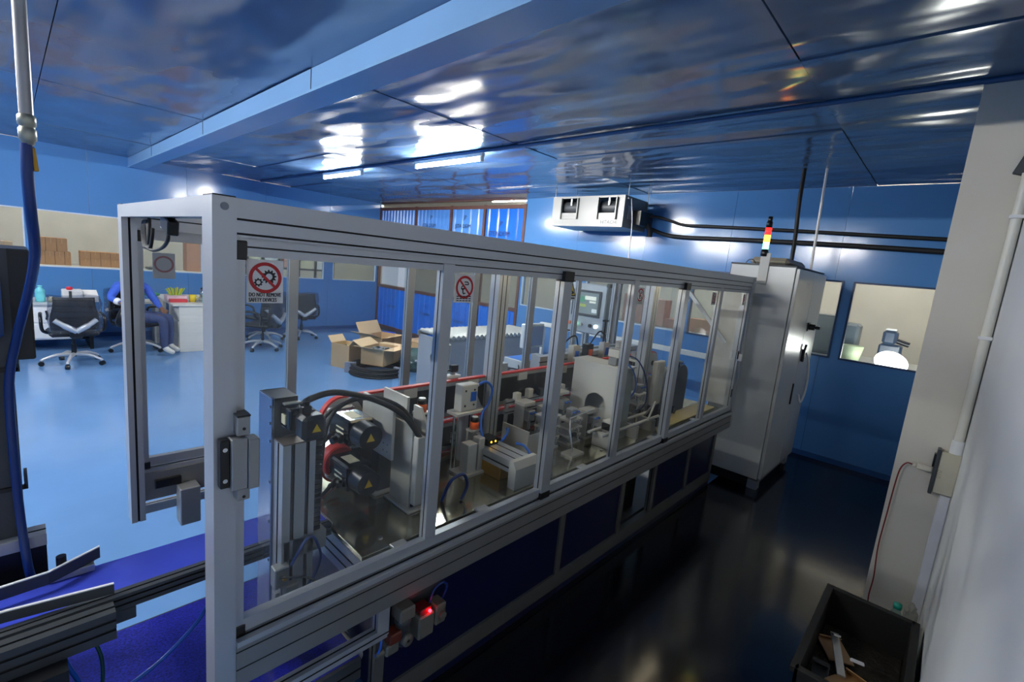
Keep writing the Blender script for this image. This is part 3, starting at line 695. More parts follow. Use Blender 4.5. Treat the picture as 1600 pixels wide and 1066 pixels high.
b = B(); b.box(0.585, 0.66, 1.36, 1.43, 1.155, 1.235, 0.012); mc = ob('motor_encoder', b, BLACK, t)
c = B(); c.prism([(0.612, 1.185), (0.640, 1.185), (0.626, 1.211)], 'y', 1.3585, 1.361); ob('hazard_label', c, SYEL, mc)
c = B(); c.box(0.595, 0.625, 1.39, 1.42, 1.235, 1.262, 0.004); c.cyl((0.61, 1.405, 1.26), (0.61, 1.405, 1.275), 0.012, n=10); ob('connector', c, BLACK, mc)
for k in range(22):
    z = 0.80+k*0.017; b = B(); b.box(0.657, 0.684, 1.435, 1.475, z, z+0.015, 0.002); ob('chain_link', b, BLACK, t)
for k in range(7):
    a = k*PI/14; b = B(); b.obox((0.67-0.045*(1-math.cos(a))*1.1, 1.45-0.01*k*0.3, 1.178+0.05*math.sin(a)), (0.028, 0.04, 0.016), Ry(-a), 0.002); ob('chain_link', b, BLACK, t)
b = B(); b.box(0.56, 0.70, 1.43, 1.47, 0.78, 0.80, 0.001); b.box(0.56, 0.70, 1.425, 1.43, 0.735, 0.80); ob('chain_bracket', b, ALU_D, t)
b = B(); b.box(0.525, 0.57, 1.40, 1.44, 0.66, 0.73, 0.003); b.box(0.555, 0.60, 1.395, 1.425, 0.55, 0.66, 0.003); b.box(0.53, 0.545, 1.41, 1.44, 0.56, 0.64, 0.002); vb = ob('valve_block', b, ALU_D, t)
for z in (0.59, 0.62, 0.70):
    c = B(); c.cyl((0.548, 1.395, z), (0.548, 1.38, z), 0.006, n=8); ob('fitting', c, BRASS, vb)
b = B(); b.alu('z', 0.56, 0.62, 1.50, 1.56, 0.03, 0.45, [('-w', 0.5), ('-u', 0.5)]); ob('lower_post', b, ALU, t)
b = B(); b.box(0.52, 0.68, 1.44, 1.62, 0.0, 0.03, 0.003); ob('foot_plate', b, DKGREY, t)
cable('air_tube', [(0.575, 1.40, 0.73), (0.62, 1.40, 0.80), (0.66, 1.42, 0.78), (0.68, 1.42, 0.70), (0.64, 1.41, 0.63), (0.59, 1.41, 0.60)], 0.005, HOSEDK, 'dark blue air tube curling beside the foot of the vertical lift', 'tube')
cable('sensor_lead', [(0.54, 1.40, 0.70), (0.56, 1.37, 0.71), (0.62, 1.37, 0.68), (0.66, 1.38, 0.62), (0.60, 1.39, 0.56), (0.55, 1.40, 0.50), (0.53, 1.42, 0.46)], 0.0035, RUBBER, 'thin black sensor lead hanging below the valve block of the lift')

# twin plate bracket and duct column beside the motors
t = thing('plate_bracket', 'pair of pale metal plates standing behind the upper servo motor', 'bracket', (1.1, 1.72, TZ))
for x0, y0, z0, z1 in ((1.048, 1.585, 0.90, 1.135), (1.152, 1.64, 0.94, 1.145)):
    b = B(); b.box(x0, x0+0.013, y0, 1.83, z0, z1, 0.001); pl_ = ob('plate', b, STEEL, t)
    for dy in (0.03, 0.06):
        for z in (z0+0.03, z0+0.06): c = B(); c.cyl((x0-0.0005, y0+dy, z), (x0-0.002, y0+dy, z), 0.003, n=7); ob('screw', c, BLACK, pl_)
b = B(); b.box(1.061, 1.152, 1.66, 1.82, 1.085, 1.097); b.box(1.061, 1.152, 1.70, 1.82, 0.92, 0.932); ob('spacer', b, ALU, t)
b = B(); b.box(1.061, 1.15, 1.70, 1.76, TZ, 0.92, 0.002); ob('pillar', b, DKGREY, t)
b = B(); b.box(1.04, 1.17, 1.68, 1.80, TZ, TZ+0.012, 0.002); ob('foot_plate', b, STEEL, t)
t = thing('duct_column', 'grey sheet metal column with a cable duct beside the servo motors', 'column', (1.12, 1.57, TZ))
b = B(); b.box(1.094, 1.104, 1.508, 1.65, TZ, 1.065); ob('angle_plate', b, STEEL, t)
b = B(); b.prism([(1.49, TZ), (1.61, TZ), (1.61, 1.12), (1.56, 1.12), (1.49, 1.02)], 'x', 1.165, 1.175); ob('side_plate', b, STEEL, t)
b = B(); b.box(1.104, 1.165, 1.60, 1.61, TZ, 1.06); ob('back_plate', b, ALU_D, t)
b = B(); b.box(1.100, 1.138, 1.476, 1.508, 0.725, 1.025, 0.003); ob('cable_duct', b, CREAM, t)
b = B(); b.box(1.105, 1.135, 1.50, 1.55, TZ, 0.78, 0.002); ob('inner_block', b, BLACKM, t)
b = B(); b.box(1.07, 1.20, 1.47, 1.66, TZ, TZ+0.010, 0.002); ob('foot_plate', b, STEEL, t)

def regulator(loc, label):
    x, y, z = loc
    t = thing('flow_regulator', label, 'regulator', (x, y, z), 0, 'orange ring regulators')
    c = B(); c.box(-0.035, 0.035, -0.025, 0.025, -0.012, 0.0, 0.002); c.box(-0.03, 0.03, 0.01, 0.025, TZ-z, -0.01, 0.002); ob('bracket', c, STEEL, t, True)
    c = B(); c.lathe((0, 0, 0), [(0.001, 0), (0.024, 0), (0.024, 0.034), (0.02, 0.038), (0.001, 0.038)], 18); ob('orange_ring', c, ORANGE, t, True)
    c = B(); c.lathe((0, 0, 0.038), [(0.001, 0), (0.021, 0), (0.022, 0.018), (0.018, 0.024), (0.001, 0.024)], 18); ob('black_cap', c, BLACK, t, True)
    c = B(); c.cyl((0, 0, 0.0625), (0, 0, 0.065), 0.016, n=16); ob('dial_glass', c, WHITE, t, True)
    return t
regulator((1.275, 1.70, 1.045), 'orange ring regulator with black cap right of the grey duct column')
regulator((1.62, 1.70, 0.895), 'orange ring regulator beside the blue air tube loop')

def cylinder_station(x, y, z0, label, tube_pts):
    t = thing('pneumatic_cylinder', label, 'cylinder', (x, y, TZ))
    b = B(); b.box(x-0.055, x+0.055, y-0.03, y+0.03, z0, z0+0.14, 0.004); bd = ob('cylinder_body', b, CREAM, t)
    for z in (0.03, 0.11):
        for dx in (-0.03, 0.03):
            c = B(); c.cyl((x+dx, y-0.0305, z0+z), (x+dx, y-0.032, z0+z), 0.006, n=8); ob('port', c, BLACK, bd)
    c = B(); c.box(x+0.005, x+0.045, y-0.0315, y-0.0305, z0+0.05, z0+0.1); ob('blue_label', c, HOSE, bd)
    b = B(); b.prism([(x+0.055, z0), (x+0.11, z0-0.02), (x+0.11, z0-0.01), (x+0.055, z0+0.08)], 'y', y-0.02, y-0.012); ob('gusset', b, ALU_D, t)
    b = B(); b.box(x-0.09, x+0.10, y-0.045, y+0.04, z0-0.018, z0, 0.002); ob('base_plate', b, STEEL, t)
    b = B(); b.alu('z', x-0.01, x+0.045, y-0.02, y+0.035, TZ, z0-0.018, [('-w', 0.5)]); ob('stand', b, ALU, t)
    for dx in (-0.07, -0.045):
        b = B(); b.cyl((x+dx, y, TZ), (x+dx, y, z0), 0.007, n=8); ob('rod', b, CHROME, t)
    b = B(); b.cyl((x+0.055, y, z0+0.12), (x+0.078, y-0.005, z0+0.125), 0.008, n=8); ob('fitting', b, WHITE, t)
cylinder_station(1.60, 1.76, 0.985, 'pale pneumatic cylinder block on a slotted stand with a blue tube', None)
cable('air_tube', [(1.678, 1.755, 1.11), (1.72, 1.74, 1.125), (1.76, 1.73, 1.08), (1.73, 1.72, 1.01), (1.68, 1.71, 0.965), (1.64, 1.67, 0.90), (1.66, 1.64, 0.82), (1.73, 1.63, 0.80), (1.80, 1.63, 0.85), (1.81, 1.64, 0.88)], 0.0075, HOSE, 'bright blue air tube looping below the pneumatic cylinder block', 'tube')
cable('air_tube', [(1.80, 1.56, 0.82), (1.83, 1.52, 0.81), (1.83, 1.46, 0.76), (1.78, 1.43, 0.70)], 0.0075, HOSE, 'blue air tube bending down over the linear slide', 'tube')
cable('air_tube', [(1.25, 1.48, 0.70), (1.27, 1.45, 0.80), (1.33, 1.44, 0.82), (1.36, 1.44, 0.76), (1.32, 1.43, 0.705)], 0.008, HOSEDK, 'dark blue air tube arched on the table behind the narrow door stile', 'tube')
# linear slide running toward the aisle
t = thing('linear_slide', 'aluminium linear slide with an end plate pointing at the aisle', 'actuator', (1.68, 1.55, TZ))
b = B(); b.alu('y', 1.60, 1.74, 1.40, 1.86, 0.765, 0.825, [('-u', 0.4), ('+w', 0.3), ('+w', 0.7)]); ob('slide_body', b, ALU, t)
b = B(); b.prism([(1.355, TZ), (1.40, TZ), (1.40, 0.835), (1.375, 0.835), (1.355, 0.80)], 'x', 1.585, 1.755); ob('end_plate', b, CREAM, t)
b = B(); b.box(1.60, 1.74, 1.47, 1.80, TZ, 0.765, 0.002); ob('pedestal', b, BRASS, t)
b = B(); b.box(1.63, 1.71, 1.60, 1.68, 0.825, 0.86, 0.003); cr = ob('carriage', b, BLACKM, t)
for x in (1.655, 1.685):
    c = B(); c.cyl((x, 1.6, 0.845), (x, 1.598, 0.845), 0.005, n=8); ob('indicator', c, mat('amber_led', (255, 190, 40), 0.4, emit=3.0), cr)
# cream stand plates near the slide
t = thing('stand_block', 'cream metal block in front of the orange ring regulator', 'block', (1.52, 1.66, TZ))
b = B(); b.box(1.50, 1.56, 1.60, 1.66, TZ, 0.86, 0.003); ob('block', b, CREAM, t)
b = B(); b.box(1.57, 1.61, 1.60, 1.65, TZ, 0.88, 0.003); ob('plate', b, STEEL, t)
b = B(); b.box(1.46, 1.64, 1.58, 1.69, TZ, TZ+0.012); ob('foot', b, STEEL, t)

# press tooling, clamps and rails along the belts
def clamp_station(x, y, h, label, w=0.11, col=CREAM):
    t = thing('clamp_station', label, 'fixture', (x, y, TZ), 0, 'clamp stations along the belts')
    c = B(); c.box(-w/2, w/2, -0.04, 0.04, 0, 0.012, 0.002); ob('foot', c, STEEL, t, True)
    c = B(); c.box(-w/2+0.01, -w/2+0.022, -0.035, 0.035, 0.012, h, 0.001); ob('upright', c, col, t, True)
    c = B(); c.box(w/2-0.022, w/2-0.01, -0.035, 0.035, 0.012, h*0.86, 0.001); ob('upright', c, col, t, True)
    c = B(); c.box(-w/2, w/2, -0.05, 0.03, h, h+0.02, 0.002); ob('head_plate', c, col, t, True)
    c = B(); c.box(-0.03, 0.03, -0.075, -0.02, h*0.62, h*0.9, 0.004); cy = ob('cylinder', c, ALU_D, t, True)
    k = B(); k.cyl((0, -0.05, h*0.62), (0, -0.05, h*0.35), 0.008, n=8); ob('piston_rod', k, CHROME, cy, True)
    for dx in (-0.018, 0.018):
        k = B(); k.cyl((dx, -0.075, h*0.84), (dx, -0.09, h*0.84), 0.006, n=8); ob('fitting', k, HOSE, cy, True)
    c = B(); c.box(-0.04, 0.04, -0.07, -0.03, h*0.28, h*0.35, 0.003); ob('jaw', c, BLACKM, t, True)
    return t
where = ['just right of the first inner gantry post', 'left of the wide black capped stile', 'behind the wide black capped stile', 'just left of the tall cream guard box', 'right of the tall cream guard box', 'behind the second inner gantry post', 'left of the thin outfeed stile', 'at the outfeed end of the belts']
for i, (x, y, h) in enumerate(((2.08, 1.77, 0.24), (2.24, 1.72, 0.20), (2.42, 1.77, 0.26), (2.52, 1.60, 0.17), (2.98, 1.72, 0.28), (3.42, 1.78, 0.30), (3.62, 1.70, 0.24), (3.86, 1.76, 0.28))):
    clamp_station(x, y, h, 'metal clamp fixture %s' % where[i], 0.12 if i % 2 else 0.10, CREAM if i % 3 else STEEL)
t = thing('tray_guard', 'clear sided metal tray standing behind the linear slide', 'tray', (1.98, 1.66, TZ))
b = B(); b.box(1.90, 1.91, 1.56, 1.76, TZ, 0.86); b.box(1.91, 2.05, 1.56, 1.565, TZ, 0.84); ob('side_sheet', b, STEEL, t)
b = B(); b.box(1.915, 2.045, 1.575, 1.58, 0.72, 0.85); ob('clear_panel', b, CLEAR, t)
b = B(); b.box(1.90, 2.06, 1.56, 1.76, TZ, TZ+0.01); ob('floor_plate', b, STEEL, t)
# tall cream guard box with an arched cut-out
t = thing('guard_box', 'tall cream sheet metal guard box with an arched opening beside the belts', 'guard', (2.68, 1.62, TZ))
arch = [(1.44, TZ), (1.50, TZ), (1.50, 0.98)]
arch = [(1.435, TZ), (1.52, TZ), (1.52, 0.90)]+[(1.60-0.08*math.cos(a), 0.90+0.08*math.sin(a)) for a in [PI*i/10 for i in range(1, 10)]]+[(1.68, 0.90), (1.68, TZ), (1.80, TZ), (1.80, 1.17), (1.435, 1.17)]
b = B(); b.prism(arch, 'x', 2.600, 2.606); ob('front_sheet', b, CREAM, t)
b = B(); b.box(2.606, 2.76, 1.435, 1.441, TZ, 1.17); ob('side_sheet', b, mat('greenish_grey_sheet', (150, 156, 146), 0.35, 0.2), t)
b = B(); b.box(2.596, 2.77, 1.425, 1.81, 1.17, 1.178); ob('top_sheet', b, CREAM, t)
b = B(); b.box(2.754, 2.76, 1.441, 1.80, TZ, 1.17); ob('back_sheet', b, CREAM, t)
t = thing('valve_manifold', 'small valve manifold with blue tubes on top of the cream guard box', 'valve', (2.70, 1.55, 1.178))
b = B(); b.box(2.63, 2.75, 1.50, 1.56, 1.178, 1.23, 0.004); ob('manifold', b, ALU_D, t)
for k in range(4):
    b = B(); b.box(2.635+0.029*k, 2.659+0.029*k, 1.49, 1.57, 1.23, 1.28, 0.003); ob('valve', b, (CREAM, DKGREY)[k % 2], t)
cable('air_tube', [(2.66, 1.49, 1.25), (2.68, 1.44, 1.20), (2.74, 1.42, 1.13), (2.80, 1.43, 1.02), (2.82, 1.50, 0.90)], 0.006, HOSE, 'blue air tube bunch hanging on the side of the cream guard box', 'tube')
cable('air_tube', [(2.70, 1.49, 1.25), (2.78, 1.43, 1.22), (2.88, 1.40, 1.08), (2.95, 1.42, 0.90), (2.98, 1.52, 0.80)], 0.005, HOSEDK, 'dark blue tube arching from the valve manifold toward the second gantry post', 'tube')
# slide rails of the reject chute in the third bay
t = thing('chute_frame', 'pair of pale rods on angled brackets in the third bay', 'rail', (2.75, 1.42, TZ))
for y, z in ((1.38, 0.80), (1.47, 0.80)):
    b = B(); b.cyl((2.36, y, z), (3.10, y, z), 0.010, n=10); ob('rod', b, CREAM, t)
for x in (2.45, 2.78, 3.02):
    b = B(); b.box(x-0.012, x+0.012, 1.36, 1.49, TZ, 0.79, 0.002); ob('bracket', b, STEEL, t)
b = B(); b.tube([(2.92, 1.37, 0.80), (3.0, 1.37, 0.92), (3.04, 1.45, 0.80)], 0.007, 7, 1); ob('angled_stay', b, CREAM, t)
b = B(); b.cyl((3.08, 1.40, 0.76), (3.08, 1.34, 0.76), 0.035, n=18); ob('hand_wheel', b, BLACK, t)
t = thing('wire_stay', 'bent wire stay frame on the table left of the cream guard box', 'stay', (2.35, 1.5, TZ))
b = B(); b.tube([(2.20, 1.46, TZ), (2.16, 1.47, 0.85), (2.26, 1.55, 0.88), (2.52, 1.55, 0.90)], 0.006, 6, 1); ob('wire', b, CHROME, t)
b = B(); b.box(2.14, 2.26, 1.42, 1.50, TZ, TZ+0.012); ob('foot', b, STEEL, t)
t = thing('sensor_stand', 'cream sensor stand at the front of the table beside the second gantry post', 'stand', (2.44, 1.36, TZ))
b = B(); b.box(2.50, 2.56, 1.38, 1.42, TZ, 0.86, 0.003); ob('post', b, CREAM, t)
b = B(); b.box(2.44, 2.56, 1.37, 1.43, 0.86, 0.875, 0.002); ob('arm', b, CREAM, t)
b = B(); b.box(2.43, 2.47, 1.37, 1.43, 0.82, 0.86, 0.003); ob('sensor', b, BLACK, t)
# drum guard and yellow-lit tray in the last bays
t = thing('drum_guard', 'grey rounded drum guard standing in the last bay', 'guard', (3.72, 1.62, TZ))
pr = [(3.60, TZ), (3.82, TZ), (3.82, 0.98)]+[(3.71+0.11*math.cos(a), 0.98+0.11*math.sin(a)) for a in [PI*i/10 for i in range(1, 10)]]+[(3.60, 0.98)]
b = B(); b.prism(pr, 'y', 1.50, 1.515); ob('face', b, DKGREY, t)
b = B(); b.prism(pr, 'y', 1.60, 1.612); ob('back', b, ALU_D, t)
b = B(); b.box(3.62, 3.80, 1.515, 1.60, TZ, 0.90); ob('core', b, ALU_D, t)
cable('air_tube', [(3.66, 1.52, 1.06), (3.60, 1.50, 1.12), (3.50, 1.50, 1.10), (3.45, 1.52, 1.0)], 0.007, RUBBER, 'black hose curving off the grey drum guard', 'tube')
t = thing('end_cover', 'pale sheet cover standing left of the drum guard', 'cover', (3.42, 1.62, TZ))
b = B(); b.box(3.36, 3.50, 1.56, 1.60, 0.78, 1.13, 0.006); ob('cover', b, CREAM, t)
b = B(); b.box(3.37, 3.49, 1.56, 1.60, TZ, 0.78); ob('foot', b, BLACKM, t)
b = B(); b.box(3.05, 4.12, 1.345, 1.49, 0.701, 0.715, 0.003); tag(ob('collecting_tray', b, mat('yellow_lit_sheet', (222, 206, 150), 0.45)), 'yellowish sheet tray along the front edge of the table at the outfeed end', 'tray')  # warm lamp light is put into the yellow of this sheet
t = thing('gearbox', 'dark gearbox with a fan cowl behind the yellowish sheet tray', 'gearbox', (3.55, 1.53, TZ))
b = B(); b.box(3.50, 3.58, 1.50, 1.56, TZ, 0.80, 0.006); ob('case', b, BLACKM, t)
b = B(); b.cyl((3.54, 1.50, 0.75), (3.54, 1.45, 0.75), 0.03, n=14); ob('cowl', b, BLACK, t)
# upper cross beam with heads on the far side
t = thing('tooling_axis', 'white linear axis carrying tooling heads beyond the belts', 'actuator', (3.3, 2.2, TZ))
b = B(); b.alu('x', 2.55, 3.95, 2.06, 2.12, 1.05, 1.13, [('-u', 0.5)]); ob('axis', b, ALU, t)
for x in (2.62, 3.88):
    b = B(); b.alu('z', x-0.03, x+0.03, 2.12, 2.18, TZ, 1.13, [('-w', 0.5)]); ob('leg', b, ALU, t)
for k, x in enumerate((2.72, 2.92, 3.10, 3.34, 3.6)):
    b = B(); b.box(x-0.045, x+0.045, 2.01, 2.06, 1.02+0.02*(k % 2), 1.20, 0.004); hd = ob('tool_head', b, (STEEL, CREAM, BLACKM)[k % 3], t)
    c = B(); c.cyl((x, 2.03, 1.02), (x, 2.03, 0.92), 0.012, n=10); ob('spindle', c, CHROME, hd)
    c = B(); c.box(x-0.02, x+0.02, 2.0, 2.012, 1.10, 1.16); ob('blue_block', c, HOSE if k % 2 else ORANGE, hd)
cable('signal_cable', [(2.72, 2.02, 1.20), (2.80, 2.0, 1.27), (2.90, 2.02, 1.27), (2.95, 2.03, 1.20)], 0.006, RUBBER, 'black cable loop over the first tooling head', 'cable')
cable('signal_cable', [(3.10, 2.02, 1.20), (3.18, 2.0, 1.30), (3.30, 2.02, 1.26), (3.34, 2.03, 1.20)], 0.006, RUBBER, 'black cable loop over the middle tooling heads', 'cable')
t = thing('beacon_mast', 'black topped sensor mast rising behind the second gantry post', 'mast', (3.42, 2.1, 1.13))
b = B(); b.cyl((3.42, 2.1, 1.13), (3.42, 2.1, 1.36), 0.008, n=8); ob('mast', b, BLACK, t)
b = B(); b.box(3.39, 3.45, 2.085, 2.115, 1.36, 1.375, 0.002); ob('head', b, BLACK, t)
# small sensor unit clamped on the belt rail
t = thing('sensor_clamp', 'black camera sensor on a white clamp above the upper red belt', 'sensor', (1.68, 1.98, 1.10))
b = B(); b.box(1.60, 1.72, 1.95, 2.0, 1.10, 1.115, 0.002); ob('clamp', b, WHITE, t)
b = B(); b.box(1.66, 1.71, 1.96, 1.99, 1.13, 1.17, 0.004); b.cyl((1.66, 1.975, 1.145), (1.55, 1.975, 1.115), 0.005, n=7); ob('sensor', b, BLACK, t)
b = B(); b.box(1.67, 1.69, 1.965, 1.985, 1.115, 1.13); ob('stem', b, ALU_D, t)

# more tooling between the belts and the front of the table
def tool_module(x, y, h, label, w=0.13, d=0.10):
    t = thing('tool_module', label, 'tooling', (x, y, TZ), 0, 'tool modules along the belts')
    c = B(); c.box(-w/2, w/2, -d/2, d/2, 0, 0.015, 0.002); ob('base_plate', c, STEEL, t, True)
    for sx in (-1, 1):
        for sy in (-1, 1):
            c = B(); c.cyl((sx*w*0.4, sy*d*0.38, 0.015), (sx*w*0.4, sy*d*0.38, h), 0.007, n=8); ob('column', c, CHROME, t, True)
    for k, z in enumerate((0.35, 0.68, 1.0)):
        c = B(); c.box(-w/2, w/2, -d/2, d/2, h*z-0.007, h*z+0.007, 0.002); pl_ = ob('plate', c, (CREAM, STEEL, CREAM)[k], t, True)
        for sx in (-1, 0, 1):
            q = B(); q.cyl((sx*w*0.25, -d/2-0.001, h*z), (sx*w*0.25, -d/2-0.003, h*z), 0.004, n=7); ob('screw', q, BLACK, pl_, True)
    c = B(); c.box(-w*0.25, w*0.25, -d*0.3, d*0.2, h+0.007, h+0.07, 0.006); cy = ob('cylinder', c, ALU_D, t, True)
    q = B(); q.cyl((0, -d*0.05, h-0.01), (0, -d*0.05, h*0.72), 0.010, n=10); ob('piston_rod', q, CHROME, cy, True)
    for sx in (-1, 1):
        q = B(); q.cyl((sx*w*0.15, -d*0.3, h+0.05), (sx*w*0.15, -d*0.48, h+0.055), 0.006, n=8); ob('fitting', q, HOSE, cy, True)
    c = B(); c.box(-w*0.42, -w*0.1, -d/2-0.02, -d/2, h*0.4, h*0.55, 0.002); ob('sensor', c, BLACKM, t, True)
    return t
for x, y, h, lb_ in ((2.14, 1.62, 0.20, 'plated tool module with short columns in front of the belts, nearest the linear slide'), (2.34, 1.60, 0.15, 'plated tool module with short columns just left of the guard box'),
                     (2.92, 1.84, 0.36, 'tall plated tool module just right of the guard box'), (3.10, 1.56, 0.22, 'plated tool module in front of the second gantry post'),
                     (3.40, 1.78, 0.40, 'tall plated tool module behind the pale sheet cover'), (3.98, 1.66, 0.30, 'plated tool module at the outfeed end beside the drum guard')):
    tool_module(x, y, h, lb_)
t = thing('guide_bar', 'pale slotted guide bar in front of the upper red belt', 'rail', (2.28, 1.83, TZ))
for z in (0.93, 0.87):
    b = B(); b.alu('x', 1.98, 2.59, 1.82, 1.845, z, z+0.025, [('-u', 0.5)]); ob('bar', b, ALU, t)
for x in (2.02, 2.56):
    b = B(); b.box(x-0.012, x+0.012, 1.845, 1.86, TZ, 0.955, 0.002); ob('bracket', b, STEEL, t)
for k in range(5):
    x = 2.06+0.11*k
    b = B(); b.box(x-0.022, x+0.022, 1.795, 1.83, 0.955, 1.0+0.012*(k % 2), 0.003); ob('gripper', b, (CREAM, STEEL, BLACKM)[k % 3], t)
# ------------------------------------------------------------------ infeed conveyor
BELTM = mat('blue_belt', (62, 78, 196), 0.3, 0, 0.12, 5, rvar=0.06)
t = thing('infeed_conveyor', 'narrow belt conveyor with glossy blue belt feeding the machine', 'conveyor', (0.1, 1.68, 0))
b = B(); b.box(-1.6, 0.785, 1.592, 1.764, 0.714, 0.722); ob('belt', b, BELTM, t)
for y0, y1, sd, z0, z1 in ((1.555, 1.592, '-u', 0.682, 0.728), (1.735, 1.762, '+u', 0.66, 0.712)):
    b = B(); b.alu('x', -1.6, 0.785, y0, y1, z0, z1, [(sd, 0.35), (sd, 0.75), ('+w', 0.5)], 0.006, 0.006); ob('side_rail', b, DKGREY if sd == '-u' else ALU_D, t)
b = B(); b.box(-1.6, 0.20, 1.552, 1.60, 0.645, 0.682, 0.002); ob('under_rail', b, DKGREY, t)
b = B(); b.cyl((0.785, 1.592, 0.70), (0.785, 1.764, 0.70), 0.022, n=14); ob('end_roller', b, STEEL, t)
for x in (-1.4, -0.55, 0.70):
    b = B(); b.alu('z', x-0.02, x+0.02, 1.66, 1.70, 0.0, 0.66, [('-w', 0.5), ('-u', 0.5)]); ob('leg', b, ALU_D, t)
# curved lead-in guides
b = B(); b.tube([(-0.6, 1.60, 0.765), (-0.2, 1.612, 0.765), (0.0, 1.606, 0.765), (0.155, 1.562, 0.768)], 0.004, 6, 5)
def ribbon(pts, z0, z1, th):
    c = B(); n = len(pts); v = []
    for (x, y) in pts: v += [(x, y, z0), (x, y, z1), (x, y+th, z1), (x, y+th, z0)]
    f = [(0, 1, 2, 3)[::-1]]+[((n-1)*4, (n-1)*4+1, (n-1)*4+2, (n-1)*4+3)]
    for i in range(n-1):
        for k in range(4): f.append((i*4+k, (i+1)*4+k, (i+1)*4+(k+1) % 4, i*4+(k+1) % 4))
    c.add(v, f); return c
g1 = ob('guide_rail', ribbon([(-1.2, 1.615), (-0.5, 1.615), (-0.2, 1.612), (-0.05, 1.60), (0.155, 1.566)], 0.735, 0.764, 0.006), DKGREY, t)
ob('guide_edge', ribbon([(-1.2, 1.614), (-0.5, 1.614), (-0.2, 1.611), (-0.05, 1.599), (0.155, 1.565)], 0.764, 0.767, 0.008), WHITE, g1)
g2 = ob('guide_rail', ribbon([(-1.2, 1.715), (-0.4, 1.715), (-0.1, 1.69), (0.03, 1.70), (0.145, 1.765)], 0.745, 0.780, 0.006), DKGREY, t)
ob('guide_edge', ribbon([(-1.2, 1.714), (-0.4, 1.714), (-0.1, 1.689), (0.03, 1.699), (0.145, 1.764)], 0.780, 0.783, 0.008), WHITE, g2)
b = B(); b.box(0.03, 0.13, 1.735, 1.775, 0.724, 0.745, 0.002); ob('guide_block', b, ALU, t)
b = B(); b.cyl((0.06, 1.785, 0.745), (0.06, 1.785, 0.775), 0.012, n=12); b.box(0.05, 0.07, 1.76, 1.79, 0.735, 0.745); ob('knob', b, BLACK, t)
b = B(); b.alu('x', -1.6, 0.15, 1.50, 1.552, 0.64, 0.722, [('-u', 0.35), ('-u', 0.7), ('+w', 0.5)]); ob('outer_profile', b, DKGREY, t)
b = B(); b.alu('z', -0.12, 0.05, 1.45, 1.55, 0.0, 0.64, [('-w', 0.3), ('-w', 0.6), ('+u', 0.5)], 0.012, 0.01); ob('support_column', b, mat('black_profile', (40, 42, 44), 0.4, 0.5), t)
# lower return belt
LOWM = mat('speckled_blue_belt', (34, 40, 150), 0.3, 0, 0.6, 150, rvar=0.05)
t = thing('return_conveyor', 'wide dark blue speckled return belt low under the infeed conveyor', 'conveyor', (0.1, 1.6, 0))
b = B(); b.box(-1.5, 0.80, 1.34, 1.99, 0.29, 0.305, 0.003); ob('belt', b, LOWM, t)
for y in (1.33, 1.98):
    b = B(); b.alu('x', -1.5, 0.80, y-0.005, y+0.02, 0.22, 0.30, [('-u', 0.5)]); ob('side_rail', b, DKGREY, t)
for x in (-1.3, 0.3, 0.74):
    for y in (1.36, 1.95):
        b = B(); b.box(x-0.02, x+0.02, y-0.02, y+0.02, 0, 0.22); ob('leg', b, DKGREY, t)
b = B(); b.cyl((0.80, 1.36, 0.275), (0.80, 1.97, 0.275), 0.028, n=14); ob('end_roller', b, STEEL, t)

# dark feeder machine at the left edge
t = thing('feeder_machine', 'dark grey feeder column with a blue housing cut by the left picture edge', 'machine', (-0.1, 1.95, 0))
b = B(); b.box(-0.30, 0.038, 1.86, 2.08, 1.36, 1.667, 0.004); ob('head_box', b, mat('black_sheet', (34, 36, 38), 0.4, 0.2), t)
b = B(); b.box(-0.30, -0.005, 1.855, 1.864, 1.36, 1.667); ob('front_plate', b, DKGREY, t)
b = B(); b.box(-0.20, -0.02, 1.80, 1.856, 1.42, 1.60, 0.02); bb = ob('blue_housing', b, mat('blue_housing', (20, 70, 140), 0.35), t)
c = B(); c.cyl((-0.06, 1.80, 1.46), (-0.06, 1.795, 1.46), 0.02, n=14); ob('knob', c, BLACK, bb)
b = B(); b.alu('z', -0.22, -0.008, 1.86, 1.98, 0.0, 1.36, [('-w', 0.3), ('-w', 0.7), ('+u', 0.5)], 0.01, 0.01); ob('column', b, DKGREY, t)
b = B(); b.alu('x', -0.4, 0.034, 1.83, 1.90, 0.80, 0.835, [('+w', 0.5)]); ob('cross_profile', b, ALU, t)
b = B(); b.box(-0.3, 0.033, 1.84, 1.90, 0.69, 0.80, 0.003); ob('drive_box', b, BLACKM, t)
b = B(); b.box(-0.30, 0.0, 1.84, 2.0, 0.0, 0.03); ob('foot_plate', b, DKGREY, t)
for z in (1.335, 0.985):
    c = B(); c.box(-0.225, 0.0, 1.852, 1.862, z-0.006, z+0.006); c.box(-0.004, 0.004, 1.852, 1.99, z-0.006, z+0.006); ob('cable_tie', c, BLACK, t)
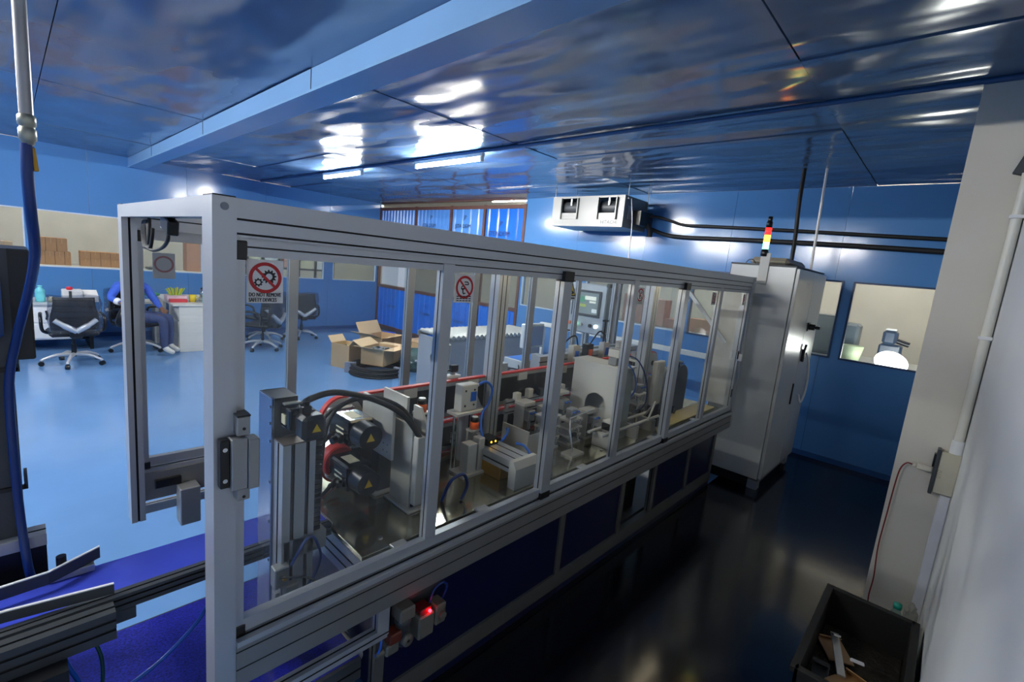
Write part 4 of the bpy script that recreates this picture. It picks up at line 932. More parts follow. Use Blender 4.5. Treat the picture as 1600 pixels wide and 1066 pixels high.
# compressed-air drop
t = thing('air_drop_pipe', 'grey air pipe hanging from the ceiling with a threaded coupling', 'pipe', (0.035, 1.5, 1.90))
b = B(); b.cyl((0.040, 1.5, 1.965), (0.040, 1.5, ZC), 0.0115, n=16); ob('pipe', b, mat('grey_pvc', (160, 160, 160), 0.3, 0.3), t)
b = B(); b.lathe((0.040, 1.5, 1.905), [(0.004, 0.0), (0.010, 0.002), (0.012, 0.010), (0.0145, 0.012), (0.0145, 0.034), (0.0125, 0.036), (0.0125, 0.040), (0.015, 0.042), (0.015, 0.060), (0.0115, 0.064)], 16); ob('coupling', b, mat('galvanised_fitting', (165, 165, 150), 0.35, 0.7), t)
b = B(); b.obox((0.048, 1.497, 1.878), (0.009, 0.006, 0.05), Ry(-0.08), 0.002); ob('valve_lever', b, mat('brass_lever', (170, 130, 40), 0.4, 0.5), t)
cable('air_hose', [(0.038, 1.5, 1.908), (0.036, 1.5, 1.84), (0.038, 1.52, 1.76), (0.042, 1.60, 1.67), (0.030, 1.72, 1.57), (0.004, 1.80, 1.44), (-0.018, 1.83, 1.30), (-0.02, 1.835, 1.10), (-0.016, 1.835, 0.90), (-0.008, 1.80, 0.76), (0.0, 1.82, 0.70)], 0.0105, HOSEDK, 'dark blue air hose dropping from the grey pipe along the feeder column', 'hose', 10)
cable('air_hose', [(0.39, 1.60, 0.56), (0.35, 1.58, 0.52), (0.252, 1.56, 0.46), (0.15, 1.55, 0.425), (0.05, 1.55, 0.40), (-0.1, 1.56, 0.36)], 0.006, HOSE, 'blue air hose sweeping across the dark blue return belt', 'hose')
cable('air_hose', [(0.04, 1.54, 0.66), (0.05, 1.53, 0.60), (0.068, 1.53, 0.54), (0.075, 1.53, 0.50)], 0.006, HOSE, 'short blue air hose hanging under the infeed conveyor', 'hose')
cable('air_hose', [(0.10, 1.54, 0.65), (0.118, 1.53, 0.58), (0.118, 1.53, 0.50), (0.105, 1.53, 0.40)], 0.005, mat('dark_green_hose', (14, 64, 66), 0.35), 'dark green air hose hanging under the infeed conveyor', 'hose')
b = B()
for k in range(5): b.tube([(0.03+0.012*k, 1.50+0.01*math.sin(k), 0.47), (0.05+0.01*k, 1.49, 0.50-0.004*k), (0.075+0.006*k, 1.50, 0.47), (0.06, 1.51, 0.44+0.006*k), (0.03+0.012*k, 1.50, 0.47)], 0.003, 5, 4)
tag(ob('cable_knot', b, RUBBER), 'tangle of thin black wires at the end of the short blue hose', 'wires')

FRL = mat('shaded_cast_body', (106, 104, 94), 0.5, 0.1, 0.06)  # cream body darkened to imitate the dim light under the beam
# air preparation unit under the side beam
t = thing('air_service_unit', 'air filter regulator unit with a red glowing indicator below the side beam', 'regulator', (0.95, 1.24, 0.30))
b = B(); b.box(0.88, 1.10, 1.262, 1.29, 0.50, 0.53); b.box(0.90, 1.08, 1.284, 1.30, 0.34, 0.53); ob('mounting_rail', b, DKGREY, t)
b = B(); b.lathe((0.905, 1.235, 0.36), [(0.001, 0), (0.022, 0.004), (0.026, 0.02), (0.026, 0.09), (0.03, 0.095), (0.03, 0.11), (0.001, 0.11)], 18); ob('filter_bowl', b, DKGREY, t)
b = B(); b.box(0.875, 0.94, 1.205, 1.27, 0.47, 0.52, 0.006); ob('filter_head', b, FRL, t)
b = B(); b.lathe((0.905, 1.205, 0.40), [(0.001, -0.012), (0.022, -0.012), (0.022, 0.006), (0.001, 0.006)], 18, 'y'); gg = ob('gauge', b, FRL, t)
c = B(); c.cyl((0.905, 1.192, 0.40), (0.905, 1.1915, 0.40), 0.006, n=10); ob('gauge_hub', c, BLACK, gg)
b = B(); b.box(0.955, 1.025, 1.20, 1.27, 0.36, 0.455, 0.006); vb = ob('valve_body', b, FRL, t)
c = B(); c.box(0.965, 1.015, 1.21, 1.26, 0.455, 0.475, 0.003); ob('valve_top', c, mat('dark_red_plastic', (110, 20, 20), 0.4), vb)
c = B(); c.cyl((1.0, 1.205, 0.466), (1.0, 1.198, 0.466), 0.006, n=10); ob('red_led', c, mat('red_led', (255, 20, 30), 0.4, emit=14.0), vb)
b = B(); b.box(1.035, 1.085, 1.205, 1.265, 0.375, 0.46, 0.006); b.cyl((1.06, 1.205, 0.42), (1.06, 1.19, 0.42), 0.014, n=12); ob('pressure_switch', b, FRL, t)
b = B(); b.box(0.84, 0.89, 1.21, 1.26, 0.40, 0.44, 0.004); ob('lock_slide', b, mat('rust_red_plastic', (96, 42, 28), 0.5), t)
b = B(); b.box(0.832, 0.885, 1.215, 1.255, 0.355, 0.40, 0.006); b.cyl((0.83, 1.235, 0.375), (0.80, 1.235, 0.372), 0.012, n=10); ob('inlet_fitting', b, FRL, t)
cable('air_tube', [(1.02, 1.23, 0.475), (1.03, 1.22, 0.53), (1.07, 1.22, 0.54), (1.10, 1.23, 0.50), (1.085, 1.24, 0.44)], 0.005, HOSEDK, 'dark blue tube looping over the air service unit', 'tube')
cable('air_tube', [(0.80, 1.235, 0.372), (0.815, 1.23, 0.40), (0.83, 1.25, 0.45), (0.84, 1.27, 0.50)], 0.005, HOSE, 'blue tube at the inlet of the air service unit', 'tube')

# ------------------------------------------------------------------ electrical cabinet and stack light
CAB = mat('cabinet_grey', (196, 198, 196), 0.26, 0.1, 0.02, 3)
t = thing('electrical_cabinet', 'tall pale grey electrical cabinet at the end of the machine', 'cabinet', (4.95, 1.21, 0))
b = B(); b.box(4.40, 5.50, 0.985, 1.50, 0.10, 1.955, 0.004); ob('body', b, CAB, t)
b = B(); b.box(4.44, 5.46, 1.01, 1.47, 0.0, 0.10); pl = ob('plinth', b, BLACKM, t)
for x in (4.44, 5.40):
    c = B(); c.box(x-0.03, x+0.06, 0.98, 1.06, 0.0, 0.085, 0.002); ob('foot', c, ALU_D, pl)
b = B(); b.box(4.398, 5.502, 0.98, 1.502, 1.955, 1.968, 0.002); ob('roof', b, DKGREY, t)
for k, (x0, x1) in enumerate(((4.408, 4.985), (4.991, 5.492))):
    b = B(); b.box(x0, x1, 0.957, 0.982, 0.11, 1.945, 0.004); d = ob('door', b, CAB, t)
    if k == 0:
        c = B(); text_b(c, 'LMS', 0.07, (4.72, 0.9565, 1.80), (1, 0, 0), (0, 0, 1)); ob('emblem', c, mat('grey_print', (110, 116, 120), 0.5), d)
        c = B(); c.box(4.93, 4.95, 0.945, 0.958, 0.72, 0.92, 0.004); ob('handle_slot', c, BLACK, d)
    else:
        c = B(); c.box(5.06, 5.16, 0.947, 0.957, 1.41, 1.49, 0.004); c.cyl((5.11, 0.957, 1.45), (5.11, 0.90, 1.45), 0.028, n=14); c.box(5.085, 5.135, 0.86, 0.90, 1.435, 1.465, 0.006); ob('isolator_switch', c, BLACK, d)
        c = B(); c.box(5.045, 5.075, 0.93, 0.957, 1.12, 1.24, 0.006); c.obox((5.06, 0.935, 1.26), (0.02, 0.02, 0.05), Ry(0.5), 0.003); ob('key_handle', c, BLACK, d)
b = B(); b.box(4.399, 4.404, 1.495, 1.499, 0.1, 1.95); ob('seam', b, BLACK, t)
b = B(); b.box(4.62, 5.25, 1.10, 1.42, 1.968, 2.04, 0.03); ob('roof_vent', b, mat('tan_grey_vent', (150, 145, 138), 0.45), t)
cable('padlock_cable', [(5.10, 0.93, 1.20), (5.16, 0.91, 1.12), (5.22, 0.90, 0.95), (5.21, 0.90, 0.80), (5.15, 0.91, 0.72), (5.11, 0.93, 0.80)], 0.010, WHITE, 'white lead hanging in a loop from the cabinet door')
cable('roof_wire', [(4.46, 1.40, 1.968), (4.44, 1.37, 2.0), (4.46, 1.34, 2.0), (4.47, 1.32, 1.97)], 0.003, RUBBER, 'tiny black wire loop on the cabinet roof beside the stack light')
t = thing('stack_light', 'signal tower with red, amber and green lit segments on the cabinet', 'signal light', (4.385, 1.235, 1.76))
b = B(); b.box(4.385, 4.397, 1.19, 1.265, 1.80, 2.06, 0.002); ob('bracket', b, CREAM, t)
prof = [(0.001, 0), (0.024, 0), (0.024, 0.058), (0.001, 0.058)]
b = B(); b.lathe((4.40, 1.245, 2.03), [(0.001, 0), (0.028, 0), (0.03, 0.03), (0.026, 0.06), (0.001, 0.06)], 16); ob('base', b, BLACK, t)
for k, (nm, cc, e) in enumerate((('green_lens', (90, 225, 140), 3.5), ('amber_lens', (255, 165, 40), 4.0), ('red_lens', (235, 30, 26), 2.0))):
    b = B(); b.lathe((4.40, 1.245, 2.09+0.06*k), prof, 16); ob(nm, b, mat(nm, cc, 0.3, emit=e), t)
b = B(); b.lathe((4.40, 1.245, 2.27), [(0.001, 0), (0.024, 0), (0.024, 0.045), (0.018, 0.05), (0.001, 0.05)], 16); b.lathe((4.40, 1.245, 2.31), [(0.001, 0), (0.018, 0.0), (0.018, 0.05), (0.001, 0.054)], 16); ob('cap', b, BLACK, t)
cable('supply_cable', [(4.95, 1.16, 2.02), (4.95, 1.165, 2.25), (4.93, 1.18, 2.55), (4.92, 1.185, ZC)], 0.018, RUBBER, 'thick black supply cable rising from the cabinet roof to the ceiling')
b = B(); b.cyl((5.0, 1.005, 1.968), (4.96, 1.02, ZC), 0.011, n=10); tag(ob('riser_conduit', b, WHITE), 'thin white conduit rising from the cabinet to the ceiling', 'conduit')

# ------------------------------------------------------------------ air conditioner
ACM = mat('ac_case', (140, 141, 140), 0.35, 0.1, 0.02)
t = thing('air_conditioner', 'ducted air conditioner case with two blower mouths high on the blue wall', 'air conditioner', (5.5, 3.7, 2.35))
ax0, ax1, ay0, ay1, az0, az1 = 5.20, 5.78, 3.14, 4.26, 2.35, 2.735
mouths = [(3.24, 3.51), (3.83, 4.10)]; mz0, mz1 = 2.52, 2.71
b = B()
ysp = [ay0, mouths[0][0], mouths[0][1], mouths[1][0], mouths[1][1], ay1]
for i in range(5):
    if i in (1, 3): b.box(ax0, ax0+0.02, ysp[i], ysp[i+1], az0, mz0); b.box(ax0, ax0+0.02, ysp[i], ysp[i+1], mz1, az1)
    else: b.box(ax0, ax0+0.02, ysp[i], ysp[i+1], az0, az1)
fr = ob('front_panel', b, ACM, t)
c = B(); text_b(c, 'HITACHI', 0.062, (ax0-0.0015, 3.46, 2.385), (0, -1, 0), (0, 0, 1)); ob('brand_lettering', c, mat('dark_grey_print', (52, 56, 60), 0.5), fr)
b = B(); b.box(ax0+0.02, ax1, ay0, ay0+0.015, az0, az1); sp = ob('side_panel', b, mat('ac_side', (120, 122, 120), 0.4, 0.3), t)
c = B(); c.box(5.30, 5.40, ay0-0.004, ay0, 2.46, 2.62, 0.002); ob('side_plate', c, ALU, sp)
b = B(); b.box(ax0+0.02, ax1, ay1-0.015, ay1, az0, az1); ob('side_panel', b, ACM, t)
b = B(); b.box(ax0+0.02, ax1, ay0+0.015, ay1-0.015, az0, az0+0.015); ob('bottom_panel', b, ACM, t)
b = B(); b.box(ax0+0.02, ax1, ay0+0.015, ay1-0.015, az1-0.015, az1); ob('top_panel', b, ACM, t)
for m0, m1 in mouths:
    for yy in (m0, m1):
        b = B(); b.box(ax0-0.03, ax0, yy-0.008, yy+0.008, mz0-0.08, mz1, 0.001); ob('mouth_flange', b, MATS['ac_side'], t)
    b = B(); b.box(ax0-0.006, ax0, m0, m1, mz0-0.08, mz0, 0.001); ob('mouth_lip', b, ACM, t)
    b = B(); b.cyl((ax0+0.12, m0-0.02, 2.60), (ax0+0.12, m1+0.02, 2.60), 0.085, n=24); bl = ob('blower_wheel', b, DKGREY, t)
    c = B(); c.box(ax0+0.02, ax0+0.03, (m0+m1)/2-0.012, (m0+m1)/2+0.012, 2.62, 2.71); ob('shaft_stay', c, ALU, bl)
for (x, y) in ((5.25, 3.13), (5.74, 3.13), (5.25, 4.27), (5.74, 4.27)):
    b = B(); b.cyl((x, y, 2.70), (x, y, ZC), 0.005, n=7); b.box(x-0.02, x+0.02, y-0.02, y+0.02, 2.695, 2.702); ob('hanger_rod', b, ALU_D, t)
b = B(); b.box(5.42, 5.74, 3.02, 3.14, 2.40, 2.58, 0.004); ob('control_box', b, BLACK, t)
def wallpipe(pts, r, label): return cable('refrigerant_pipe', pts, r, RUBBER, label, 'pipe')
wallpipe([(5.6, 3.06, 2.53), (5.74, 2.95, 2.54), (5.80, 2.80, 2.50), (5.83, 2.62, 2.455), (5.83, 2.2, 2.44), (5.83, 1.4, 2.41), (5.83, 0.6, 2.375), (5.83, -0.15, 2.345)], 0.019, 'black lagged pipe running along the blue wall, upper of the pair')
wallpipe([(5.6, 3.06, 2.42), (5.72, 3.0, 2.38), (5.80, 2.85, 2.33), (5.83, 2.6, 2.305), (5.83, 1.8, 2.295), (5.83, 0.8, 2.27), (5.83, -0.15, 2.235)], 0.026, 'black lagged pipe running along the blue wall, lower and thicker of the pair')
b = B(); b.tube([(5.62, 3.03, 2.44), (5.66, 3.0, 2.36), (5.67, 3.0, 2.28)], 0.035, 10); tag(ob('drain_stub', b, RUBBER), 'short black drain stub under the air conditioner', 'pipe')
cable('hanging_cord', [(5.28, 3.10, 2.70), (5.29, 3.06, 2.45), (5.30, 3.05, 2.2), (5.31, 3.055, 2.02), (5.30, 3.04, 1.96)], 0.006, WHITE, 'thin white cord hanging from the air conditioner', 'cord')

# ------------------------------------------------------------------ HMI, monitor and control box beyond the machine
t = thing('operator_panel', 'grey operator panel with touch screen and buttons on a post', 'control panel', (4.25, 2.85, 0))
b = B(); b.box(4.20, 4.32, 2.60, 3.09, 1.11, 1.64, 0.012); pn = ob('housing', b, ALU, t)
for y in (2.60, 3.09):
    for z in (1.11, 1.64):
        c = B(); c.box(4.195, 4.325, y-0.02, y+0.02, z-0.02, z+0.02, 0.006); ob('corner', c, DKGREY, pn)
b = B(); b.box(4.192, 4.20, 2.66, 3.03, 1.29, 1.57, 0.004); sc = ob('screen_bezel', b, DKGREY, t)
SCR = mat('screen_glow', (120, 130, 130), 0.2, emit=0.25)
c = B(); c.box(4.189, 4.192, 2.69, 3.0, 1.32, 1.545); ob('screen', c, SCR, sc)
for (y0, y1, z0, z1, cc) in ((2.86, 2.98, 1.44, 1.50, (70, 130, 105)), (2.72, 2.86, 1.47, 1.51, (215, 215, 200)), (2.72, 2.80, 1.44, 1.46, (215, 215, 200)), (2.84, 2.92, 1.39, 1.42, (150, 160, 80)), (2.70, 2.76, 1.34, 1.38, (205, 210, 210))):
    c = B(); c.box(4.1875, 4.189, y0, y1, z0, z1); ob('screen_field', c, mat('screen_%d_%d' % (cc[0], cc[1]), cc, 0.3, emit=0.3), sc)
for y, m in ((3.03, ORANGE), (2.95, mat('green_lamp', (120, 255, 190), 0.3, emit=3.0)), (2.88, STEEL), (2.76, BLACK), (2.69, mat('white_lamp', (235, 250, 250), 0.3, emit=3.0))):
    b = B(); b.cyl((4.20, y, 1.20), (4.18, y, 1.20), 0.019, n=14); ob('push_button', b, m, t)
b = B(); b.alu('z', 4.23, 4.29, 2.82, 2.88, 0.0, 1.11, [('-w', 0.5), ('-u', 0.5)]); ob('post', b, ALU, t)
b = B(); b.box(4.14, 4.40, 2.72, 3.0, 0, 0.02); ob('foot', b, DKGREY, t)
t = thing('monitor_box', 'white framed inspection monitor on a slim post behind the machine', 'monitor', (3.8, 3.2, 0))
b = B(); b.box(3.66, 3.98, 3.20, 3.26, 0.90, 1.16, 0.008); mo = ob('case', b, WHITE, t)
c = B(); c.box(3.68, 3.96, 3.194, 3.20, 0.925, 1.135); ob('screen', c, mat('dim_screen', (86, 104, 140), 0.15, 0, 0.3, 9, emit=0.15), mo)
b = B(); b.alu('z', 3.80, 3.84, 3.22, 3.26, 0.0, 0.9, []); ob('post', b, ALU, t)
b = B(); b.box(3.7, 3.94, 3.14, 3.34, 0, 0.015); ob('foot', b, DKGREY, t)
t = thing('control_box', 'white control box with a blue lid on a stand behind the machine', 'control box', (3.2, 2.72, 0))
b = B(); b.box(3.0, 3.40, 2.62, 2.84, 0.86, 0.94, 0.004); cb = ob('case', b, WHITE, t)
c = B(); c.box(3.02, 3.38, 2.64, 2.82, 0.94, 0.944); ob('blue_lid', c, mat('bright_blue_lid', (60, 130, 230), 0.35), cb)
c = B(); c.cyl((3.28, 2.74, 0.944), (3.28, 2.74, 0.96), 0.018, n=12); ob('button', c, WHITE, cb)
for x in (3.03, 3.37):
    b = B(); b.box(x-0.02, x+0.02, 2.70, 2.76, 0, 0.86); ob('leg', b, ALU, t)
t = thing('small_junction_box', 'small white junction box on a post left of the blue lidded control box', 'junction box', (2.78, 2.66, 0))
b = B(); b.box(2.72, 2.84, 2.63, 2.69, 0.84, 0.94, 0.004); ob('case', b, WHITE, t); b = B(); b.box(2.765, 2.795, 2.645, 2.675, 0, 0.84); ob('post', b, ALU, t)
cable('control_lead', [(2.84, 2.66, 0.87), (2.90, 2.65, 0.885), (2.98, 2.64, 0.87), (3.0, 2.66, 0.90)], 0.005, RUBBER, 'black lead between the junction box and the blue lidded control box')
b = B(); b.obox((4.9, 3.6, 0.96), (2.6, 0.07, 0.05), Rz(-0.55), 0.004); 
t = thing('white_rail', 'white horizontal hand rail on posts in front of the far wall', 'rail', (5.1, 3.0, 0))
b = B(); b.box(5.30, 5.36, 1.70, 4.36, 0.92, 0.98, 0.006); ob('bar', b, WHITE, t)
for y in (1.8, 3.1, 4.3):
    b = B(); b.box(5.31, 5.35, y-0.02, y+0.02, 0, 0.92); ob('post', b, WHITE, t)

# roller table in the background
t = thing('roller_table', 'grey roller conveyor table with a sheet skirt behind the machine', 'roller conveyor', (4.4, 4.6, 0))
SK = mat('grey_sheet_skirt', (158, 160, 166), 0.5, 0.1, 0.05, 3)
b = B(); b.box(3.70, 5.5, 4.44, 4.46, 0.05, 0.74); ob('skirt', b, SK, t)
b = B(); b.box(3.70, 3.72, 4.46, 5.1, 0.05, 0.74); ob('skirt', b, SK, t)
for y in (4.44, 5.08):
    b = B(); b.box(3.68, 5.52, y, y+0.03, 0.72, 0.79); ob('side_channel', b, ALU_D, t)
for k in range(22):
    b = B(); x = 3.74+k*0.08; b.cyl((x, 4.43, 0.79), (x, 5.1, 0.79), 0.028, n=12); ob('roller', b, STEEL, t)
for x in (3.74, 5.46):
    for y in (4.5, 5.05):
        b = B(); b.box(x-0.02, x+0.02, y-0.02, y+0.02, 0, 0.72); ob('leg', b, ALU_D, t)
t = thing('cable_post', 'cream cable post with loose black leads in front of the roller table', 'post', (2.95, 3.6, 0))
b = B(); b.box(2.90, 3.0, 3.57, 3.63, 0, 0.92, 0.012); ob('post', b, CREAM, t)
b = B()
for k in range(4): b.tube([(2.90, 3.57, 0.6+0.05*k), (2.80-0.02*k, 3.55, 0.66+0.06*k), (2.74, 3.54, 0.58+0.05*k), (2.80, 3.55, 0.5)], 0.006, 6)
ob('lead', b, RUBBER, t)
b = B(); b.box(2.82, 3.08, 3.5, 3.7, 0, 0.015); ob('foot', b, DKGREY, t)

# ------------------------------------------------------------------ right wall fittings
t = thing('switch_box', 'surface mounted cream socket box with a plug on the pillar', 'socket', (3.25, -0.12, 0.80))
b = B(); b.box(3.225, 3.28, -0.163, -0.085, 0.80, 1.02, 0.003); ob('box', b, mat('cream_plastic', (196, 190, 168), 0.5), t)
b = B(); b.box(3.215, 3.285, -0.085, -0.070, 0.79, 1.03, 0.003); ob('face_plate', b, DKGREY, t)
b = B(); b.box(3.23, 3.27, -0.070, -0.062, 0.93, 1.0, 0.002); ob('rocker', b, BLACK, t)
b = B(); b.box(3.235, 3.265, -0.07, -0.005, 0.895, 0.925, 0.005); b.box(3.24, 3.262, -0.005, 0.012, 0.90, 0.92, 0.004); ob('plug', b, mat('ivory_plug', (206, 200, 182), 0.5), t)
c = B(); text_b(c, '010', 0.03, (3.2245, -0.105, 0.88), (0, 0, 1), (0, 1, 0)); ob('pencil_mark', c, mat('pencil', (150, 142, 122), 0.7), t)
cable('plug_lead', [(3.25, 0.012, 0.91), (3.25, 0.035, 0.91), (3.25, 0.055, 0.87), (3.25, 0.062, 0.78), (3.252, 0.066, 0.60), (3.256, 0.070, 0.40), (3.25, 0.058, 0.22), (3.24, 0.06, 0.10), (3.2, 0.045, 0.01)], 0.0035, mat('dark_red_lead', (120, 24, 28), 0.4), 'thin dark red lead hanging from the plug down the pillar')
t = thing('wall_conduit', 'cream conduit pipe running down the pillar to the socket box', 'conduit', (3.26, -0.14, 1.02))
b = B(); b.cyl((3.258, -0.138, 1.02), (3.258, -0.138, 2.40), 0.020, n=14); ob('pipe', b, mat('ivory_conduit', (214, 212, 200), 0.35), t)
b = B(); b.cyl((3.258, -0.138, 1.02), (3.258, -0.138, 1.09), 0.026, n=14); ob('sleeve', b, WHITE, t)
for z in (1.62, 2.2):
    b = B(); b.box(3.234, 3.28, -0.163, -0.112, z-0.008, z+0.008, 0.002); ob('clip', b, WHITE, t)
b = B(); b.box(3.252, 3.28, -0.162, -0.118, 0.02, 0.79, 0.004); ob('trunking', b, mat('white_trunking', (222, 222, 226), 0.4), t)
b = B(); b.obox((3.268, -0.13, 2.47), (0.02, 0.045, 0.16), Rx(0.3), 0.004); ob('clamp', b, DKGREY, t)
# bin by the wall
t = thing('scrap_crate', 'dark plastic crate of scrap against the right wall', 'crate', (2.42, 0.05, 0))
CR = mat('dark_crate', (20, 19, 15), 0.6, 0, 0.1)
cx0, cx1, cy0, cy1, ch = 2.02, 2.74, -0.13, 0.20, 0.32
for (x0, x1, y0, y1) in ((cx0, cx1, cy0, cy0+0.012), (cx0, cx1, cy1-0.012, cy1), (cx0, cx0+0.012, cy0, cy1), (cx1-0.012, cx1, cy0, cy1)):
    b = B(); b.box(x0, x1, y0, y1, 0, ch); ob('side', b, CR, t)
b = B(); b.box(cx0, cx1, cy0, cy1, 0, 0.012); ob('bottom', b, CR, t)
for (x0, x1, y0, y1) in ((cx0-0.015, cx1+0.015, cy0-0.015, cy0+0.014), (cx0-0.015, cx1+0.015, cy1-0.014, cy1+0.015), (cx0-0.015, cx0+0.014, cy0, cy1), (cx1-0.014, cx1+0.015, cy0, cy1)):
    b = B(); b.box(x0, x1, y0, y1, ch-0.02, ch+0.004, 0.002); ob('rim', b, CR, t)
lb = ['crumpled silver strip in the dark crate, farthest from the camera', 'folded brown card scrap in the dark crate', 'yellow brown card scrap lying under the silver strips in the crate', 'white paper sliver standing in the dark crate', 'bright bent foil strip in the dark crate', 'large white paper wedge lying in the dark crate', 'grey strip scrap along the near side of the crate']
spec = [(2.42, 0.10, 0.20, 0.22, 0.03, 0.01, 0.3, STEEL), (2.52, 0.12, 0.15, 0.16, 0.10, 0.006, 0.5, CARD), (2.30, 0.02, 0.17, 0.20, 0.14, 0.006, -0.3, TAPE), (2.40, 0.03, 0.22, 0.012, 0.05, 0.004, 0.2, WHITE), (2.22, -0.02, 0.20, 0.10, 0.02, 0.006, -0.5, CHROME), (2.16, -0.01, 0.21, 0.14, 0.04, 0.004, -0.6, LABEL), (2.2, 0.13, 0.17, 0.25, 0.06, 0.008, 0.1, DKGREY)]
for i, (x, y, z, l, w, h, a, m) in enumerate(spec):
    b = B(); R_ = Rz(a) @ Ry(0.2*(i % 3-1)); b.obox((x, y, z), (l, w, h), R_); b.obox(Vector((x, y, z))+R_ @ Vector((l*0.42, 0, h*1.2)), (l*0.3, w*0.9, h*0.8), R_ @ Ry(0.7)); tag(ob('scrap_piece', b, m), lb[i], 'scrap')
b = B(); b.box(cx0+0.015, cx1-0.015, cy0+0.015, cy1-0.015, 0.012, 0.13)
o = ob('scrap_fill', b, mat('scrap_mass', (34, 29, 22), 0.8, 0, 0.5, 30, bump=1.0, bs=40)); o['label'] = 'loose scrap filling the dark crate'; o['category'] = 'scrap'; o['kind'] = 'stuff'
def bottle(name, loc, r, h, body, cap, label, cat='bottle', grp=None):
    t = thing(name, label, cat, loc, 0, grp)
    c = B(); c.lathe((0, 0, 0), [(0.001, 0), (r*0.92, 0), (r, 0.01), (r, h*0.45), (r*0.9, h*0.5), (r, h*0.55), (r, h*0.72), (r*0.45, h*0.88), (r*0.42, h*0.93)], 16); ob('body', c, body, t, True)
    c = B(); c.lathe((0, 0, h*0.92), [(0.001, 0), (r*0.5, 0), (r*0.5, h*0.08), (0.001, h*0.08)], 14); ob('cap', c, cap, t, True)
    return t
TEAL = mat('teal_cap', (20, 150, 130), 0.4)
for k, (x, y) in enumerate(((2.95, -0.05),)):
    bottle('water_bottle', (2.90, -0.06, 0.0), 0.035, 0.30, glass('bottle_plastic', (205, 228, 224), 0.8, 0.08, 0.15), TEAL, 'clear water bottle with a teal cap behind the dark crate')
t = thing('paper_bag', 'crumpled grey paper packet beside the water bottle', 'packet', (2.96, -0.12, 0))
b = B(); b.obox((2.98, -0.115, 0.13), (0.06, 0.05, 0.26), Rz(0.2), 0.012); ob('packet', b, mat('grey_paper', (150, 148, 140), 0.8, 0, 0.1, 20, bump=0.6, bs=30), t)
b = B(); b.obox((2.98, -0.115, 0.265), (0.05, 0.012, 0.04), Rz(0.3) @ Rx(0.3)); ob('fold', b, MATS['grey_paper'], t)
# ------------------------------------------------------------------ cartons on the shop floor
def carton(loc, size, rot, label, flaps=(), contents=None, col=CARD, grp='cartons on the shop floor'):
    l, w, h = size; t = thing('cardboard_box', label, 'box', loc, rot, grp); th = 0.006
    for (x0, x1, y0, y1) in ((-l/2, l/2, -w/2, -w/2+th), (-l/2, l/2, w/2-th, w/2), (-l/2, -l/2+th, -w/2+th, w/2-th), (l/2-th, l/2, -w/2+th, w/2-th)):
        c = B(); c.box(x0, x1, y0, y1, 0, h); ob('side', c, col, t, True)
    c = B(); c.box(-l/2, l/2, -w/2, w/2, 0, th); ob('bottom', c, col, t, True)
    for (sd, ang, fl) in flaps:
        ln = (l if sd in 'fb' else w); c = B()
        if sd == 'f': c.obox((0, -w/2-math.cos(ang)*fl/2, h+math.sin(ang)*fl/2), (ln, fl, 0.005), Rx(-ang))
        if sd == 'b': c.obox((0, w/2+math.cos(ang)*fl/2, h+math.sin(ang)*fl/2), (ln, fl, 0.005), Rx(ang))
        if sd == 'l': c.obox((-l/2-math.cos(ang)*fl/2, 0, h+math.sin(ang)*fl/2), (fl, ln, 0.005), Ry(ang))
        if sd == 'r': c.obox((l/2+math.cos(ang)*fl/2, 0, h+math.sin(ang)*fl/2), (fl, ln, 0.005), Ry(-ang))
        ob('flap', c, CARDIN, t, True)
    if contents:
        c = B(); c.box(-l/2+th, l/2-th, -w/2+th, w/2-th, h*0.3, h*0.82)
        o = ob('contents', c, contents, t, True)
        for k in range(26):
            x, y = random.uniform(-l*0.42, l*0.42), random.uniform(-w*0.42, w*0.42)
            c = B(); c.obox((x, y, h*0.84), (0.05, 0.02, 0.015), Rz(random.uniform(0, 3)) @ Ry(0.3)); ob('packed_part', c, (STEEL, BLACK, CREAM)[k % 3], o, True)
    else:
        c = B(); c.box(-0.025, 0.025, -w/2-0.001, w/2+0.001, h, h+0.001) if not flaps else c.box(-0.03, 0.03, -w/2-0.0012, -w/2, h*0.2, h)
        if not flaps:
            d = B(); d.box(-l/2, l/2, -w/2, w/2, h-0.004, h); ob('lid', d, col, t, True)
        ob('tape', c, TAPE, t, True)
    return t
b = B()
for k in range(5):
    r = 0.40-0.012*(k % 2); pts = [(3.66+r*math.cos(2*PI*i/28)+0.006*k, 6.0+r*math.sin(2*PI*i/28), 0.016+0.027*k) for i in range(29)]
    b.tube(pts, 0.015, 7, 1)
    pts = [(3.66+(r-0.05)*math.cos(2*PI*i/28), 6.0+(r-0.05)*math.sin(2*PI*i/28), 0.016+0.027*k) for i in range(29)]
    b.tube(pts, 0.015, 7, 1)
t = thing('hose_coil', 'black coil of hose lying flat under the open cardboard box', 'hose coil', (3.66, 6.0, 0))
ob('coil', b, RUBBER, t)
for a in (2.6, 5.0):
    b = B(); b.obox((3.66+0.39*math.cos(a), 6.0+0.39*math.sin(a), 0.072), (0.16, 0.05, 0.15), Rz(a)); ob('wrap_band', b, mat('clear_wrap_band', (150, 155, 170), 0.2), t)
carton((3.70, 6.02, 0.148), (0.46, 0.36, 0.24), math.radians(28), 'open cardboard box with spread flaps standing on the black hose coil', (('f', 0.05, 0.17), ('b', 0.5, 0.17), ('l', 0.25, 0.2), ('r', -0.05, 0.2)), mat('packed_parts', (110, 116, 124), 0.5, 0.2, 0.4, 40))
carton((3.45, 6.55, 0), (0.30, 0.34, 0.36), math.radians(20), 'brown carton with white labels behind the hose coil, leftmost of the cartons', (('f', 0.9, 0.1), ('b', 0.9, 0.12)), mat('yellow_green_packing', (196, 190, 110), 0.6, 0, 0.3, 20))
